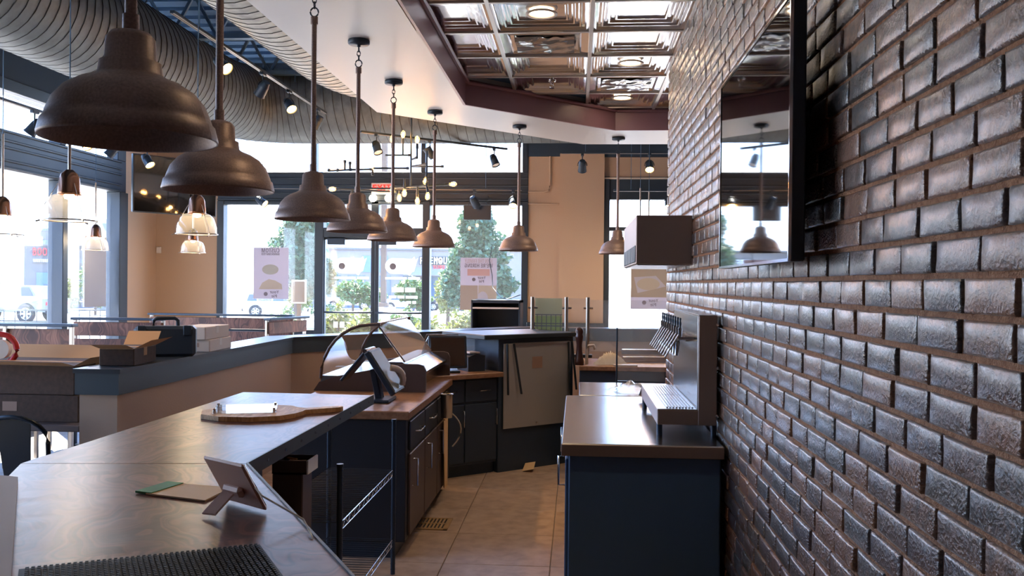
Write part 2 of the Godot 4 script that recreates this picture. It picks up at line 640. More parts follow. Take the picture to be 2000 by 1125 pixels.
func back_wall() -> void:
	var zi := BACK
	var zo := BACK - 0.18
	var w := frame("wall_back")
	wall_box(w, "panel", V(LEFT, 0, zi), V(-4.88, 3.42, zo), "tan_paint")
	wall_box(w, "panel", V(-0.66, 0, zi), V(-0.24, 3.29, zo), "tan_paint")
	wall_box(w, "pilaster", V(-0.24, 0, zi + 0.07), V(0.345, 3.32, zo), "tan_paint")
	wall_box(w, "panel", V(0.345, 3.02, zi), V(3.4, 3.28, zo), "tan_paint")
	wall_box(w, "panel", V(2.1, 0, zi), V(3.4, 3.02, zo), "tan_paint")
	wall_box(w, "panel", V(-4.88, 0, zi), V(-3.5, 0.12, zo), "frame_paint")
	wall_box(w, "panel", V(-2.0, 0, zi), V(-0.66, 0.12, zo), "frame_paint")
	wall_box(w, "panel", V(0.345, 0, zi), V(2.1, 0.95, zo), "frame_paint")
	wall_box(w, "upper_wall", V(LEFT, 3.42, zi), V(-4.88, DECK, zo), "upper_paint")
	wall_box(w, "upper_wall", V(-0.66, 3.29, zi + 0.02), V(3.4, DECK, zo), "upper_paint")
	wall_box(w, "upper_wall", V(-4.88, 3.95, zi), V(-0.66, DECK, zo), "upper_paint")
	# dark band along the foot of the tan wall, and its conduits
	var st := S()
	b2(st, V(-0.66, 0.9, zi + 0.13), V(0.36, 1.09, zi + 0.0), 0.006)
	struct("trim_1", st, M.frame_paint)
	st = S()
	tube(st, [V(-0.66, 2.82, zi + 0.02), V(-0.46, 2.82, zi + 0.02), V(-0.39, 2.84, zi + 0.02), V(-0.37, 2.9, zi + 0.02), V(-0.37, 3.29, zi + 0.02)], 0.012)
	one("conduit", st, M.tan_paint, "bent tan conduit elbow high on the tan wall", "conduit")
	st = S()
	tube(st, [V(-0.66, 2.66, zi + 0.02), V(-0.245, 2.66, zi + 0.02)], 0.01)
	one("conduit", st, M.tan_paint, "straight tan conduit under the bent conduit elbow on tan wall", "conduit")
	st = S()
	tube(st, [V(0.345, 3.0, zi + 0.03), V(2.4, 3.0, zi + 0.03)], 0.014)
	one("conduit", st, M.cord_white, "pale conduit running above the window beside the brick wall end", "conduit")
	# window 1: beside the tan corner, with clerestory above
	var w1 := frame("window_1")
	bars(w1, [[V(-4.9, 0.1, zi + 0.03), V(-4.81, 2.69, zi - 0.12)], [V(-4.81, 0.1, zi + 0.02), V(-3.52, 0.18, zi - 0.12)], [V(-4.81, 0.88, zi + 0.02), V(-3.52, 0.95, zi - 0.12)], [V(-4.81, 2.64, zi + 0.02), V(-3.52, 2.69, zi - 0.12)]])
	pane(w1, V(-4.81, 0.18, zi - 0.06), V(-3.52, 0.88, zi - 0.068))
	pane(w1, V(-4.81, 0.95, zi - 0.06), V(-3.52, 2.64, zi - 0.068))
	# header band over the shop front with its ribs
	var hd := frame("trim_2")
	bars(hd, [[V(-4.9, 2.69, zi + 0.01), V(-0.66, 3.08, zi - 0.15)]], "band")
	for y in [2.71, 2.8, 2.9, 3.0, 3.07]:
		bars(hd, [[V(-4.9, y - 0.012, zi + 0.03), V(-0.66, y + 0.012, zi + 0.0)]], "rib")
	# clerestory over the band
	var w2 := frame("window_2")
	bars(w2, [[V(-4.9, 3.08, zi + 0.02), V(-4.82, 3.95, zi - 0.1)], [V(-3.6, 3.08, zi + 0.02), V(-3.53, 3.95, zi - 0.1)], [V(-2.1, 3.08, zi + 0.02), V(-2.04, 3.95, zi - 0.1)], [V(-0.74, 3.08, zi + 0.02), V(-0.66, 3.95, zi - 0.1)]])
	for a in [[-4.82, -3.6], [-3.53, -2.1], [-2.04, -0.74]]:
		pane(w2, V(a[0], 3.08, zi - 0.05), V(a[1], 3.95, zi - 0.058))
	# pair of glazed doors with a transom
	var tr := frame("window_3")
	bars(tr, [[V(-3.54, 0.0, zi + 0.04), V(-3.42, 2.69, zi - 0.12)], [V(-2.07, 0.0, zi + 0.04), V(-1.97, 2.69, zi - 0.12)], [V(-3.42, 2.2, zi + 0.04), V(-2.07, 2.33, zi - 0.12)], [V(-2.77, 2.33, zi + 0.02), V(-2.67, 2.69, zi - 0.12)], [V(-3.42, 2.65, zi + 0.02), V(-2.07, 2.69, zi - 0.12)]])
	pane(tr, V(-3.42, 2.33, zi - 0.05), V(-2.77, 2.65, zi - 0.058))
	pane(tr, V(-2.67, 2.33, zi - 0.05), V(-2.07, 2.65, zi - 0.058))
	var leaf := 0
	for a in [[-3.42, -2.725], [-2.72, -2.07]]:
		leaf += 1
		var d := frame("door_%d" % leaf)
		var x0: float = a[0]
		var x1: float = a[1]
		var l := 0.012 if leaf == 1 else 0.05
		var r := 0.05 if leaf == 1 else 0.012
		bars(d, [[V(x0, 0.02, zi), V(x0 + l, 2.2, zi - 0.05)], [V(x1 - r, 0.02, zi), V(x1, 2.2, zi - 0.05)], [V(x0, 0.02, zi), V(x1, 0.22, zi - 0.05)], [V(x0, 2.17, zi), V(x1, 2.2, zi - 0.05)]], "stile")
		pane(d, V(x0 + l, 0.22, zi - 0.02), V(x1 - r, 2.17, zi - 0.028))
		st = S()
		tube(st, [V(x0 + 0.02, 1.19, zi - 0.0), V(x0 + 0.04, 1.19, zi + 0.05), V(x1 - 0.04, 1.19, zi + 0.05), V(x1 - 0.02, 1.19, zi)], 0.014)
		part(d, "push_bar", st, M.black_metal)
		st = S()
		b2(st, V(x0 + 0.06, 2.1, zi + 0.07), V(x0 + 0.3, 2.19, zi + 0.0), 0.008)
		part(d, "closer", st, M.black_metal)
		# white vinyl: a pill with a round emblem and lines of print under it
		var px := x0 + 0.13
		var dz := zi - 0.031
		st = S()
		var pill := PackedVector2Array()
		for i in 13:
			var an := PI / 2 + PI * i / 12
			pill.append(V2(px + 0.11 + cos(an) * 0.105, 1.82 + sin(an) * 0.105))
		pill.append_array(poly([px + 0.3, 1.715, px + 0.34, 1.69, px + 0.37, 1.74, px + 0.4, 1.75, px + 0.45, 1.93, px + 0.42, 1.9, px + 0.4, 1.95, px + 0.37, 1.92]))
		slab(st, pill, dz, dz - 0.001)
		b2(st, V(px + 0.01, 1.64, dz), V(px + 0.3, 1.67, dz - 0.001))
		b2(st, V(px + 0.32, 1.64, dz), V(px + 0.48, 1.67, dz - 0.001))
		if leaf == 2:
			for q in [[0.1, 0.26, 1.47, 1.53], [0.28, 0.42, 1.47, 1.53], [0.06, 0.16, 1.385, 1.42], [0.18, 0.27, 1.385, 1.42], [0.29, 0.45, 1.385, 1.42], [0.3, 0.36, 1.315, 1.35], [0.38, 0.43, 1.315, 1.35]]:
				b2(st, V(px + q[0], q[2], dz), V(px + q[1], q[3], dz - 0.001))
		else:
			b2(st, V(px + 0.0, 0.98, dz), V(px + 0.06, 1.06, dz - 0.001))
			b2(st, V(px + 0.09, 0.98, dz), V(px + 0.15, 1.06, dz - 0.001))
		part(d, "vinyl_decal", st, M.decal_white)
		st = S()
		cyl(st, V(px + 0.11, 1.815, dz + 0.001), V(px + 0.11, 1.815, dz + 0.003), 0.045, 14)
		part(d, "emblem", st, M.poster_ink)
	# window 4: between the doors and the tan pillar
	var w4 := frame("window_4")
	bars(w4, [[V(-0.74, 0.1, zi + 0.03), V(-0.655, 2.69, zi - 0.12)], [V(-1.97, 0.1, zi + 0.02), V(-0.74, 0.18, zi - 0.12)], [V(-1.97, 2.64, zi + 0.02), V(-0.74, 2.69, zi - 0.12)]])
	pane(w4, V(-1.97, 0.18, zi - 0.06), V(-0.74, 2.64, zi - 0.068))
	# window 5: past the end of the brick wall
	var w5 := frame("window_5")
	bars(w5, [[V(0.345, 0.95, zi + 0.04), V(0.42, 3.02, zi - 0.12)], [V(0.42, 0.93, zi + 0.04), V(2.1, 1.0, zi - 0.12)], [V(0.42, 2.31, zi + 0.02), V(2.1, 2.36, zi - 0.12)], [V(0.42, 2.72, zi + 0.02), V(2.1, 3.02, zi - 0.12)], [V(2.04, 0.95, zi + 0.02), V(2.1, 2.8, zi - 0.12)]])
	pane(w5, V(0.42, 1.0, zi - 0.06), V(2.04, 2.31, zi - 0.068))
	pane(w5, V(0.42, 2.36, zi - 0.06), V(2.04, 2.72, zi - 0.068))

func V2(x: float, y: float) -> Vector2:
	return Vector2(x, y)

func left_wall() -> void:
	var xi := LEFT
	var xo := LEFT - 0.2
	var w := frame("wall_left")
	wall_box(w, "panel", V(xi, 0, -10.83), V(xo, 3.42, BACK), "tan_paint")
	wall_box(w, "panel", V(xi, 0, 2.5), V(xo, 0.5, -10.83), "frame_paint")
	wall_box(w, "upper_wall", V(xi, 3.42, -10.83), V(xo, DECK, BACK), "upper_paint")
	wall_box(w, "upper_wall", V(xi, 3.62, 2.5), V(xo, DECK, -10.83), "upper_paint")
	wall_box(w, "panel", V(xi, 0.5, 2.5), V(xo, 3.62, -2.6), "tan_paint")
	var hd := frame("trim_3")
	bars(hd, [[V(xi + 0.03, 2.7, -2.6), V(xo, 3.1, -10.83)]], "band")
	for y in [2.72, 2.79, 2.92, 2.99, 3.08]:
		bars(hd, [[V(xi + 0.05, y - 0.012, -2.6), V(xi + 0.02, y + 0.012, -10.7)]], "rib")
	bars(hd, [[V(xi + 0.03, 3.5, -2.6), V(xo, 3.62, -10.83)]], "head")
	var n := 5
	var z1 := -10.63
	var k := 0
	while z1 < -3.0:
		n += 1
		var z0 := z1 + 1.12 if k == 0 else z1 + 1.24
		z0 = minf(z0, -2.6)
		var f := frame("window_%d" % n)
		var jamb := 0.2 if k == 0 else 0.1
		bars(f, [[V(xi + 0.06, 0.5, z1), V(xi - 0.12, 2.7, z1 - jamb)], [V(xi + 0.02, 0.5, z1), V(xi - 0.12, 0.58, z0)], [V(xi + 0.03, 3.1, z1), V(xi - 0.12, 3.5, z1 - jamb)]])
		pane(f, V(xi - 0.06, 0.58, z1), V(xi - 0.068, 2.7, z0))
		pane(f, V(xi - 0.06, 3.1, z1), V(xi - 0.068, 3.5, z0))
		z1 = z0 + 0.1
		k += 1

# rough brick: jittered face grid whose border rolls back into the joint
func brick_face(st: SurfaceTool, t: Transform3D, h: float, l: float, seed_: int) -> void:
	var g := RandomNumberGenerator.new()
	g.seed = seed_
	var us := [0.0, 0.0, 0.04, 0.3, 0.7, 0.96, 1.0, 1.0]
	var vs := [0.0, 0.0, 0.09, 0.5, 0.91, 1.0, 1.0]
	var p := []
	for j in 7:
		var row := []
		for i in 8:
			var edge := i == 0 or j == 0 or i == 7 or j == 6
			var roll := i == 1 or j == 1 or i == 6 or j == 5
			var x := 0.014 if edge else (-0.0112 if roll else -0.014 + g.randf_range(-0.0012, 0.0016))
			row.append(t * V(x, (vs[j] - 0.5) * h + (0.0 if edge else g.randf_range(-0.001, 0.001)), (us[i] - 0.5) * l + (0.0 if edge else g.randf_range(-0.0014, 0.0014))))
		p.append(row)
	st.set_smooth_group(1)
	var mid := t * V(0.03, 0, 0)
	for j in 6:
		for i in 7:
			if (i == 0 or i == 6) and (j == 0 or j == 5):
				continue
			outq(st, p[j][i], p[j][i + 1], p[j + 1][i + 1], p[j + 1][i], mid)

func brick_wall() -> void:
	var st := S()
	b2(st, V(BRICK + 0.005, 0, 2.5), V(BRICK + 0.2, DECK, -6.6))
	var w := struct("wall_right", st, M.mortar)
	# every brick: place, length, tone; the ones that show largest are meshes of their own
	var course := 0.0705
	var all := []
	var r := RandomNumberGenerator.new()
	r.seed = 77
	var rows := int(3.3 / course)
	for j in rows:
		var z := 0.55 - (0.0 if j % 2 == 0 else 0.1) - r.randf_range(0.0, 0.02)
		while z > -6.58:
			var len_: float = [0.18, 0.18, 0.18, 0.165, 0.15][r.randi() % 5]
			var z1 := maxf(z - len_, -6.6)
			if z - z1 > 0.03:
				var c := V(BRICK + 0.01, course * (j + 0.5), (z + z1) / 2.0)
				var d := c - EYE
				var seen := c.z < -1.25 and absf(d.y) < -d.z * 0.36
				all.append({"c": c, "l": z - z1, "t": r.randi() % 6, "d": d.length() + (0.0 if seen else 100.0), "o": r.randf_range(-0.0025, 0.003), "a": r.randf_range(-0.012, 0.012), "b": r.randf_range(-0.02, 0.02)})
			z = z1 - 0.0115
	all.sort_custom(func(p, q): return p.d < q.d)
	var shapes := {}
	var rest := []
	for i in 6:
		rest.append(S())
	var h := course - 0.0115
	for i in all.size():
		var q: Dictionary = all[i]
		var turn := Basis.from_euler(Vector3(0, q.a, q.b))
		var place: Vector3 = q.c + V(q.o, 0, 0)
		if i < 300:
			var key := "%.3f_%d" % [q.l, i % 5]
			if not shapes.has(key):
				var s := S(true)
				brick_face(s, Transform3D(), h, q.l, 500 + shapes.size())
				s.generate_normals()
				shapes[key] = s.commit()
			var o := piece(w, "brick", shapes[key], M["brick_%d" % q.t])
			o.transform = Transform3D(turn, place)
		else:
			brick_face(rest[q.t], Transform3D(turn, place), h, q.l, i)
	var mesh := ArrayMesh.new()
	for i in 6:
		rest[i].generate_normals()
		rest[i].set_material(M["brick_%d" % i])
		rest[i].commit(mesh)
	var o := MeshInstance3D.new()
	o.name = "brick_courses"
	o.mesh = mesh
	o.set_meta("kind", "stuff")
	w.add_child(o, true)

func soffit() -> void:
	var st := S()
	prism(st, poly([-1.717, 2.5, -1.717, -7.41, 0.05, -9.16, 3.2, -9.2, 3.2, -8.36, 0.336, -8.36, -0.935, -7.13, -0.935, -2.9, -0.4, -2.2, -0.4, 2.5]), 3.05, DECK)
	struct("ceiling_soffit", st, M.soffit_paint)
	st = S()
	for a in [[V(-0.93, 3.155, -2.9), V(-0.93, 3.155, -7.127)], [V(-0.93, 3.155, -7.127), V(0.34, 3.155, -8.352)], [V(0.34, 3.155, -8.352), V(3.2, 3.155, -8.352)]]:
		bar(st, a[0], a[1], 0.022, 0.21)
	struct("trim_4", st, M.fascia)
	st = S()
	for a in [[V(-0.905, 3.235, -2.9), V(-0.905, 3.235, -7.117)], [V(-0.905, 3.235, -7.117), V(0.35, 3.235, -8.325)], [V(0.35, 3.235, -8.325), V(3.2, 3.235, -8.325)]]:
		bar(st, a[0], a[1], 0.04, 0.03, 0.01)
	struct("trim_5", st, M.fascia)

func square_ring(st: SurfaceTool, prof: Array) -> void:
	for k in prof.size() - 1:
		var a: Vector2 = prof[k]
		var b: Vector2 = prof[k + 1]
		for s in 4:
			var t := Basis(Vector3.UP, PI / 2 * s)
			outq(st, t * V(-a.x, a.y, a.x), t * V(a.x, a.y, a.x), t * V(b.x, b.y, b.x), t * V(-b.x, b.y, b.x), V(0, 5, 0))

func tin_ceiling() -> void:
	var st := S()
	b2(st, V(-0.93, 3.3, 2.5), V(3.2, 3.5, -8.4))
	var c := struct("ceiling_panel", st, M.dark_ceiling)
	# pressed tile: stepped square mouldings rising to a raised centre field
	var h := 0.297
	st = S()
	square_ring(st, [V2(h, 0.0), V2(h - 0.018, -0.006), V2(h - 0.03, 0.012), V2(h - 0.045, 0.012), V2(h - 0.052, 0.004), V2(h - 0.062, 0.004), V2(h - 0.07, 0.02), V2(h - 0.085, 0.02), V2(h - 0.092, 0.012), V2(h - 0.102, 0.012), V2(h - 0.112, 0.03), V2(h - 0.13, 0.03), V2(h - 0.137, 0.022), V2(h - 0.147, 0.022), V2(h - 0.153, 0.034)])
	var e := h - 0.153
	outq(st, V(-e, 0.034, -e), V(e, 0.034, -e), V(e, 0.034, e), V(-e, 0.034, e), V(0, 5, 0))
	st.generate_normals()
	var pressed := st.commit()
	st = S()
	square_ring(st, [V2(h, 0.0), V2(h - 0.05, 0.004), V2(h - 0.06, -0.006), V2(h - 0.07, 0.004), V2(h - 0.1, 0.01)])
	e = h - 0.1
	outq(st, V(-e, 0.01, -e), V(e, 0.01, -e), V(e, 0.01, e), V(-e, 0.01, e), V(0, 5, 0))
	st.generate_normals()
	var flat := st.commit()
	# crumpled film still wrapped over a vent tile
	var crumple := FastNoiseLite.new()
	crumple.seed = 5
	crumple.frequency = 6.0
	st = S(true)
	for i in 14:
		for k in 14:
			var q := []
			for w in [[i, k], [i + 1, k], [i + 1, k + 1], [i, k + 1]]:
				var u: float = -0.2 + 0.4 * w[0] / 14.0
				var v: float = -0.2 + 0.4 * w[1] / 14.0
				q.append(V(u, -0.012 + 0.02 * crumple.get_noise_2d(u, v), v))
			quad(st, q[0], q[1], q[2], q[3])
	st.generate_normals()
	var film := st.commit()
	var pitch := 0.62
	var spots := {}
	for i in 7:
		for k in 13:
			var x := 0.075 - 0.31 - pitch + pitch * i
			var z := -5.14 + 0.31 + pitch * 3 - pitch * k
			if x > 2.9:
				continue
			if x - 0.2 < -1.3 + maxf(0.0, (-z - 6.9)) * 1.04:
				continue
			if z < -8.5:
				continue
			if x > 0.45 and x < 0.95 and z > -6.5:
				pass
			var wrapped: bool = (i == 1 and k == 5) or (i == 2 and k == 7)
			var t := piece(c, "tile", flat if wrapped else pressed, M.tin)
			t.position = V(x, 3.253, z)
			if wrapped:
				piece(t, "plastic_film", film, M.film)
			spots["%d_%d" % [i, k]] = t.position
	for i in 8:
		var x := 0.075 - pitch * 2 + pitch * i
		if x > -0.95 and x < 3.1:
			st = S()
			var zend := -8.36 if x > 0.3 else -7.1 - (x + 0.935) * 0.97
			b2(st, V(x - 0.014, 3.238, 2.4), V(x + 0.014, 3.262, zend), 0.003)
			part(c, "cross_rail", st, M.tin_rail)
	for k in 13:
		var z := -5.14 + pitch * 4 - pitch * k
		var x0 := -0.92 if z > -7.1 else -0.92 + (-z - 7.1) / 0.97
		if z > -8.36:
			st = S()
			b2(st, V(x0, 3.239, z - 0.014), V(3.15, 3.261, z + 0.014), 0.003)
			part(c, "cross_rail", st, M.tin_rail)
	# recessed downlights
	var names := ["recessed downlight with glowing lens close to the film wrapped tile", "recessed downlight between the brick wall and the sprinkler head", "recessed downlight nearest the far ceiling fascia", "recessed downlight overhead beside the wall screen"]
	var at := [V(-0.235, 3.27, -5.45), V(0.385, 3.27, -6.69), V(0.385, 3.27, -7.93), V(-0.235, 3.27, -2.97)]
	for i in 4:
		var d := thing("downlight", names[i], "downlight", at[i], 0.0, "recessed downlights in the tin ceiling")
		st = S()
		lathe(st, [V2(0.075, 0.012), V2(0.1, 0.0), V2(0.098, -0.008), V2(0.078, -0.006), V2(0.072, 0.006)], 28)
		part(d, "trim_ring", st, M.can_trim)
		st = S()
		lathe(st, [V2(0.074, 0.004), V2(0.04, -0.003), V2(0.0, -0.005)], 28)
		part(d, "lens", st, M.downlight)
		var l := SpotLight3D.new()
		l.name = "lamp"
		l.light_color = Color(1.0, 0.86, 0.68)
		l.light_energy = 0.25
		l.spot_range = 30.0
		l.spot_angle = 62.0
		l.light_size = 0.07
		l.shadow_enabled = true
		d.add_child(l)
		l.position = V(0, -0.02, 0)
		l.rotation_degrees.x = -90
	var sp := thing("sprinkler_head", "small pendent sprinkler head under a tin ceiling tile", "sprinkler", V(-0.225, 3.285, -7.32))
	st = S()
	lathe(st, [V2(0.0, 0.002), V2(0.035, 0.0), V2(0.03, -0.008), V2(0.012, -0.01), V2(0.011, -0.03), V2(0.0, -0.03)], 16)
	part(sp, "escutcheon", st, M.chrome)
	st = S()
	for s in [-1.0, 1.0]:
		tube(st, [V(0.01 * s, -0.03, 0), V(0.02 * s, -0.045, 0), V(0.004 * s, -0.06, 0)], 0.003, 6)
	cyl(st, V(0, -0.06, 0), V(0, -0.063, 0), 0.022, 14)
	part(sp, "deflector", st, M.chrome)

func duct_run(n: String, label: String, path: Array, r: float, hangers: Array) -> void:
	var t := thing(n, label, "duct", path[0])
	var c := Curve3D.new()
	for p in path:
		c.add_point(p - path[0])
	var st := S(true)
	var pts := []
	var step := 0.11
	var total := c.get_baked_length()
	var k := 0.0
	while k < total:
		pts.append(c.sample_baked(k))
		k += step
	pts.append(c.sample_baked(total))
	tube(st, pts, r, 30)
	part(t, "shell", st, M.duct if r < 0.42 else M.duct_shaded)
	st = S(true)
	for i in range(1, pts.size() - 1):
		var d: Vector3 = (pts[i + 1] - pts[i - 1]).normalized()
		# the lock seam winds round: lean each turn a little
		var lean := (d + Vector3(0, 0.12, 0)).normalized()
		var rg := ring(pts[i], lean, r + 0.003, 30)
		var arr := []
		for q in rg:
			arr.append(q)
		arr.append(rg[0])
		tube(st, arr, 0.0035, 4)
	var o := part(t, "spiral_seam", st, M.duct_seam)
	o.set_meta("kind", "stuff")
	for a in hangers:
		st = S()
		cyl(st, V(a[0], 3.6, a[1]) - path[0], V(a[0], DECK, a[1]) - path[0], 0.006, 6)
		part(t, "hanger_rod", st, M.joist_paint)

func arc3(a: Vector3, b: Vector3, c: Vector3, n := 8) -> Array:
	var out := []
	for i in n + 1:
		var t := float(i) / n
		out.append(a.lerp(b, t).lerp(b.lerp(c, t), t))
	return out

func ducts() -> void:
	var y := 3.77
	var p := [V(-4.23, y, 1.5), V(-4.23, y, -9.7)]
	p.append_array(arc3(V(-4.23, y, -9.8), V(-4.23, y, -10.75), V(-3.3, y, -10.75)))
	p.append_array([V(-3.2, y, -10.75), V(0.15, y, -10.75)])
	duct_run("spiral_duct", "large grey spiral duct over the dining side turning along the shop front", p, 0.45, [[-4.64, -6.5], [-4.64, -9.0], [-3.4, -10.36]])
	p = [V(-2.15, 3.7, 1.5), V(-2.15, 3.7, -7.2)]
	p.append_array(arc3(V(-2.15, 3.7, -7.3), V(-2.15, 3.7, -7.9), V(-1.75, 3.7, -8.35)))
	p.append_array([V(-1.7, 3.7, -8.4), V(-0.4, 3.7, -9.67)])
	duct_run("spiral_duct", "grey spiral duct hanging along the outer edge of the white soffit", p, 0.4, [[-2.54, -5.0], [-2.54, -6.6], [-1.98, -8.7]])

# ---------- the bar and the counters ----------
func bar_counter() -> void:
	var t := thing("bar_counter", "long dark wooden bar top with a mitred bend in the foreground", "bar", V(-1.27, 0, -3.2))
	var o := Vector3(1.27, 0, 3.2)
	# straight leg
	var st := S()
	prism(st, poly([-0.952 + o.x, -4.07 + o.z, -1.582 + o.x, -4.09 + o.z, -1.587 + o.x, -2.418 + o.z, -0.949 + o.x, -2.494 + o.z]), 1.032, 1.07)
	part(t, "countertop", st, M.bar_wood)
	# turned leg, built along its own length so that the grain follows it
	var turn := atan2(0.551, 0.934)
	var leg := MeshInstance3D.new()
	st = S()
	var b := Basis(Vector3.UP, turn).inverse()
	var ring_ := []
	for q in [[-0.951, -2.489], [-1.586, -2.413], [-1.52, -2.262], [-0.72, -0.9], [0.0, -0.9]]:
		var v := b * V(q[0] + o.x, 0, q[1] + o.z)
		ring_.append(v.x)
		ring_.append(v.z)
	prism(st, poly(ring_), 1.032, 1.07)
	leg = part(t, "countertop", st, M.bar_wood)
	leg.rotation.y = turn
	# dark metal edging along the staff side, with its small bolts
	st = S()
	bar(st, V(-0.949, 1.05, -2.49) + o, V(-0.949, 1.05, -4.075) + o, 0.006, 0.046)
	part(t, "edge_strip", st, M.bar_edge)
	st = S()
	bar(st, V(-0.949, 1.05, -2.49) + o, V(-0.005, 1.05, -0.895) + o, 0.006, 0.046)
	part(t, "edge_strip", st, M.bar_edge)
	for i in 9:
		st = S()
		cyl(st, V(-0.947, 1.05, -2.65 - 0.165 * i) + o, V(-0.943, 1.05, -2.65 - 0.165 * i) + o, 0.005, 8)
		part(t, "bolt", st, M.chrome)
	# front of the bar on the guest side and the posts that carry the top
	st = S()
	b2(st, V(-1.5, 0, -4.02) + o, V(-1.46, 1.032, -2.45) + o)
	bar(st, V(-1.46, 0.516, -2.42) + o, V(-0.68, 0.516, -0.98) + o, 0.04, 1.03)
	part(t, "front_panel", st, M.cabinet)
	# low shelf with cutlery bin under the top
	var d := thing("stick_bin", "open brown bin with pale end under the bar top", "bin", V(-1.05, 0.45, -3.23))
	st = S()
	for a in [[V(-0.065, 0.44, -0.06), V(0.064, 0.49, -0.054)], [V(-0.065, 0.44, 0.06), V(0.064, 0.49, 0.054)], [V(-0.065, 0.44, -0.06), V(-0.059, 0.49, 0.06)], [V(-0.065, 0.44, -0.06), V(0.064, 0.446, 0.06)]]:
		b2(st, a[0], a[1])
	part(d, "tray", st, M.cabinet_brown)
	st = S()
	b2(st, V(0.064, 0.44, -0.061), V(0.072, 0.492, 0.061), 0.002)
	part(d, "end_plate", st, M.sign_white)
	st = S()
	b2(st, V(-0.065, 0.0, -0.058), V(0.05, 0.44, 0.058), 0.004)
	part(d, "pedestal", st, M.cabinet_brown)
	st = S()
	rng.seed = 4
	for i in 12:
		bx(st, V(rng.randf_range(-0.03, 0.03), 0.455 + 0.0025 * i, rng.randf_range(-0.025, 0.025)), V(0.05, 0.005, 0.01), 0.0, Basis(Vector3.UP, rng.randf() * 3.0))
	var k := part(d, "wooden_sticks", st, M.kraft)
	k.set_meta("kind", "stuff")
	st = S()
	b2(st, V(-1.44, 0.41, -3.55), V(-1.02, 0.45, -2.6))
	one("under_shelf", st, M.black_metal, "black shelf board under the straight leg of the bar", "shelf")
	# black wire rack
	var r := thing("wire_rack", "black metal wire rack with bright shelf rails under the bar end", "rack", V(-1.1, 0, -4.2))
	for q in [[0.11, 0.55], [0.11, -0.55], [-0.25, 0.55], [-0.25, -0.55]]:
		st = S()
		var tall := 0.82 if q[1] > 0 else 0.84
		cyl(st, V(q[0], 0, q[1]), V(q[0], tall, q[1]), 0.0125, 10)
		for i in 26:
			cyl(st, V(q[0], 0.03 + i * 0.031, q[1]), V(q[0], 0.034 + i * 0.031, q[1]), 0.0138, 10, -1.0, false)
		cyl(st, V(q[0], tall, q[1]), V(q[0], tall + 0.012, q[1]), 0.015, 10)
		part(r, "post", st, M.black_metal)
	for y in [0.58, 0.2]:
		st = S()
		for x in [0.11, -0.25]:
			cyl(st, V(x, y, 0.55), V(x, y, -0.55), 0.0035, 6)
			cyl(st, V(x, y - 0.034, 0.55), V(x, y - 0.034, -0.55), 0.0035, 6)
		for i in 12:
			var z := 0.5 - i * 0.09
			tube(st, [V(0.11, y - 0.034, z), V(0.11, y, z - 0.045), V(0.11, y - 0.034, z - 0.09)], 0.002, 4)
		part(r, "shelf_rail", st, M.chrome)
		st = S()
		for i in 30:
			cyl(st, V(-0.25, y, 0.54 - i * 0.037), V(0.11, y, 0.54 - i * 0.037), 0.0018, 4)
		var ws := part(r, "shelf_wire", st, M.black_metal)
		ws.set_meta("kind", "stuff")
	# things on the bar
	var y0 := 1.071
	st = S()
	var pl := []
	for q in [[-1.47, -3.37], [-1.44, -3.44], [-1.36, -3.51], [-1.24, -3.56], [-1.165, -3.55], [-1.13, -3.51], [-1.09, -3.49], [-0.97, -3.57], [-0.952, -3.55], [-0.955, -3.53], [-1.075, -3.44], [-1.075, -3.4], [-1.085, -3.34], [-1.12, -3.27], [-1.22, -3.22], [-1.34, -3.22], [-1.43, -3.27]]:
		pl.append(q[0] + 1.25)
		pl.append(q[1] + 3.4)
	prism(st, poly(pl), 0.004, 0.022)
	var peel := thing("pizza_peel", "pale wooden paddle board lying on the bar top", "paddle board", V(-1.25, y0 - 0.004, -3.4))
	part(peel, "board", st, M.peel_wood)
	var rd := thing("acrylic_holder", "small clear acrylic sign holder lying on the wooden paddle", "holder", V(-1.3, y0 + 0.019, -3.39), 0.3)
	st = S()
	b2(st, V(-0.12, 0.0, -0.085), V(0.12, 0.012, 0.085), 0.002)
	part(rd, "acrylic_plate", st, M.case_glass)
	for q in [[-0.11, -0.075], [0.11, -0.075], [-0.11, 0.075], [0.11, 0.075]]:
		st = S()
		cyl(st, V(q[0], 0.0, q[1]), V(q[0], 0.018, q[1]), 0.006, 10)
		part(rd, "standoff", st, M.chrome)
	var cd := thing("gift_card_sleeve", "green and tan paper sleeve lying flat on the bar", "card", V(-0.98, y0, -2.12))
	st = S()
	prism(st, poly([0.1, -0.06, -0.03, -0.086, -0.075, 0.024, 0.098, 0.076, 0.105, -0.02]), 0.0, 0.004)
	part(cd, "sleeve", st, M.kraft)
	st = S()
	prism(st, poly([-0.108, 0.012, -0.078, -0.098, -0.03, -0.086, -0.06, 0.026]), 0.001, 0.006)
	part(cd, "green_band", st, M.green_print)
	var tb := thing("tablet_stand", "rose gold tablet leaning on its kickstand on the bar", "tablet", V(-0.78, y0, -1.98))
	# the slab leans back towards the guest side and shows its back
	var foot_a := V(-0.052, 0.004, -0.079)
	var along := V(0.824, 0, 0.569)
	var leanv := V(-0.569 * sin(0.52), cos(0.52), 0.822 * sin(0.52))
	var face := along.cross(leanv).normalized()
	var lean := Basis(along, leanv, face)
	var mid := foot_a + along * 0.078 + leanv * 0.066
	st = S()
	bx(st, mid, V(0.156, 0.132, 0.009), 0.004, lean)
	part(tb, "body", st, M.gold_case)
	st = S()
	bx(st, mid - face * 0.006 * signf(face.z), V(0.144, 0.12, 0.003), 0.001, lean)
	part(tb, "screen", st, M.screen)
	var rear := face * signf(face.z)
	st = S()
	bx(st, mid + rear * 0.012 - leanv * 0.014, V(0.07, 0.028, 0.018), 0.007, lean)
	part(tb, "hinge", st, M.gold_case)
	st = S()
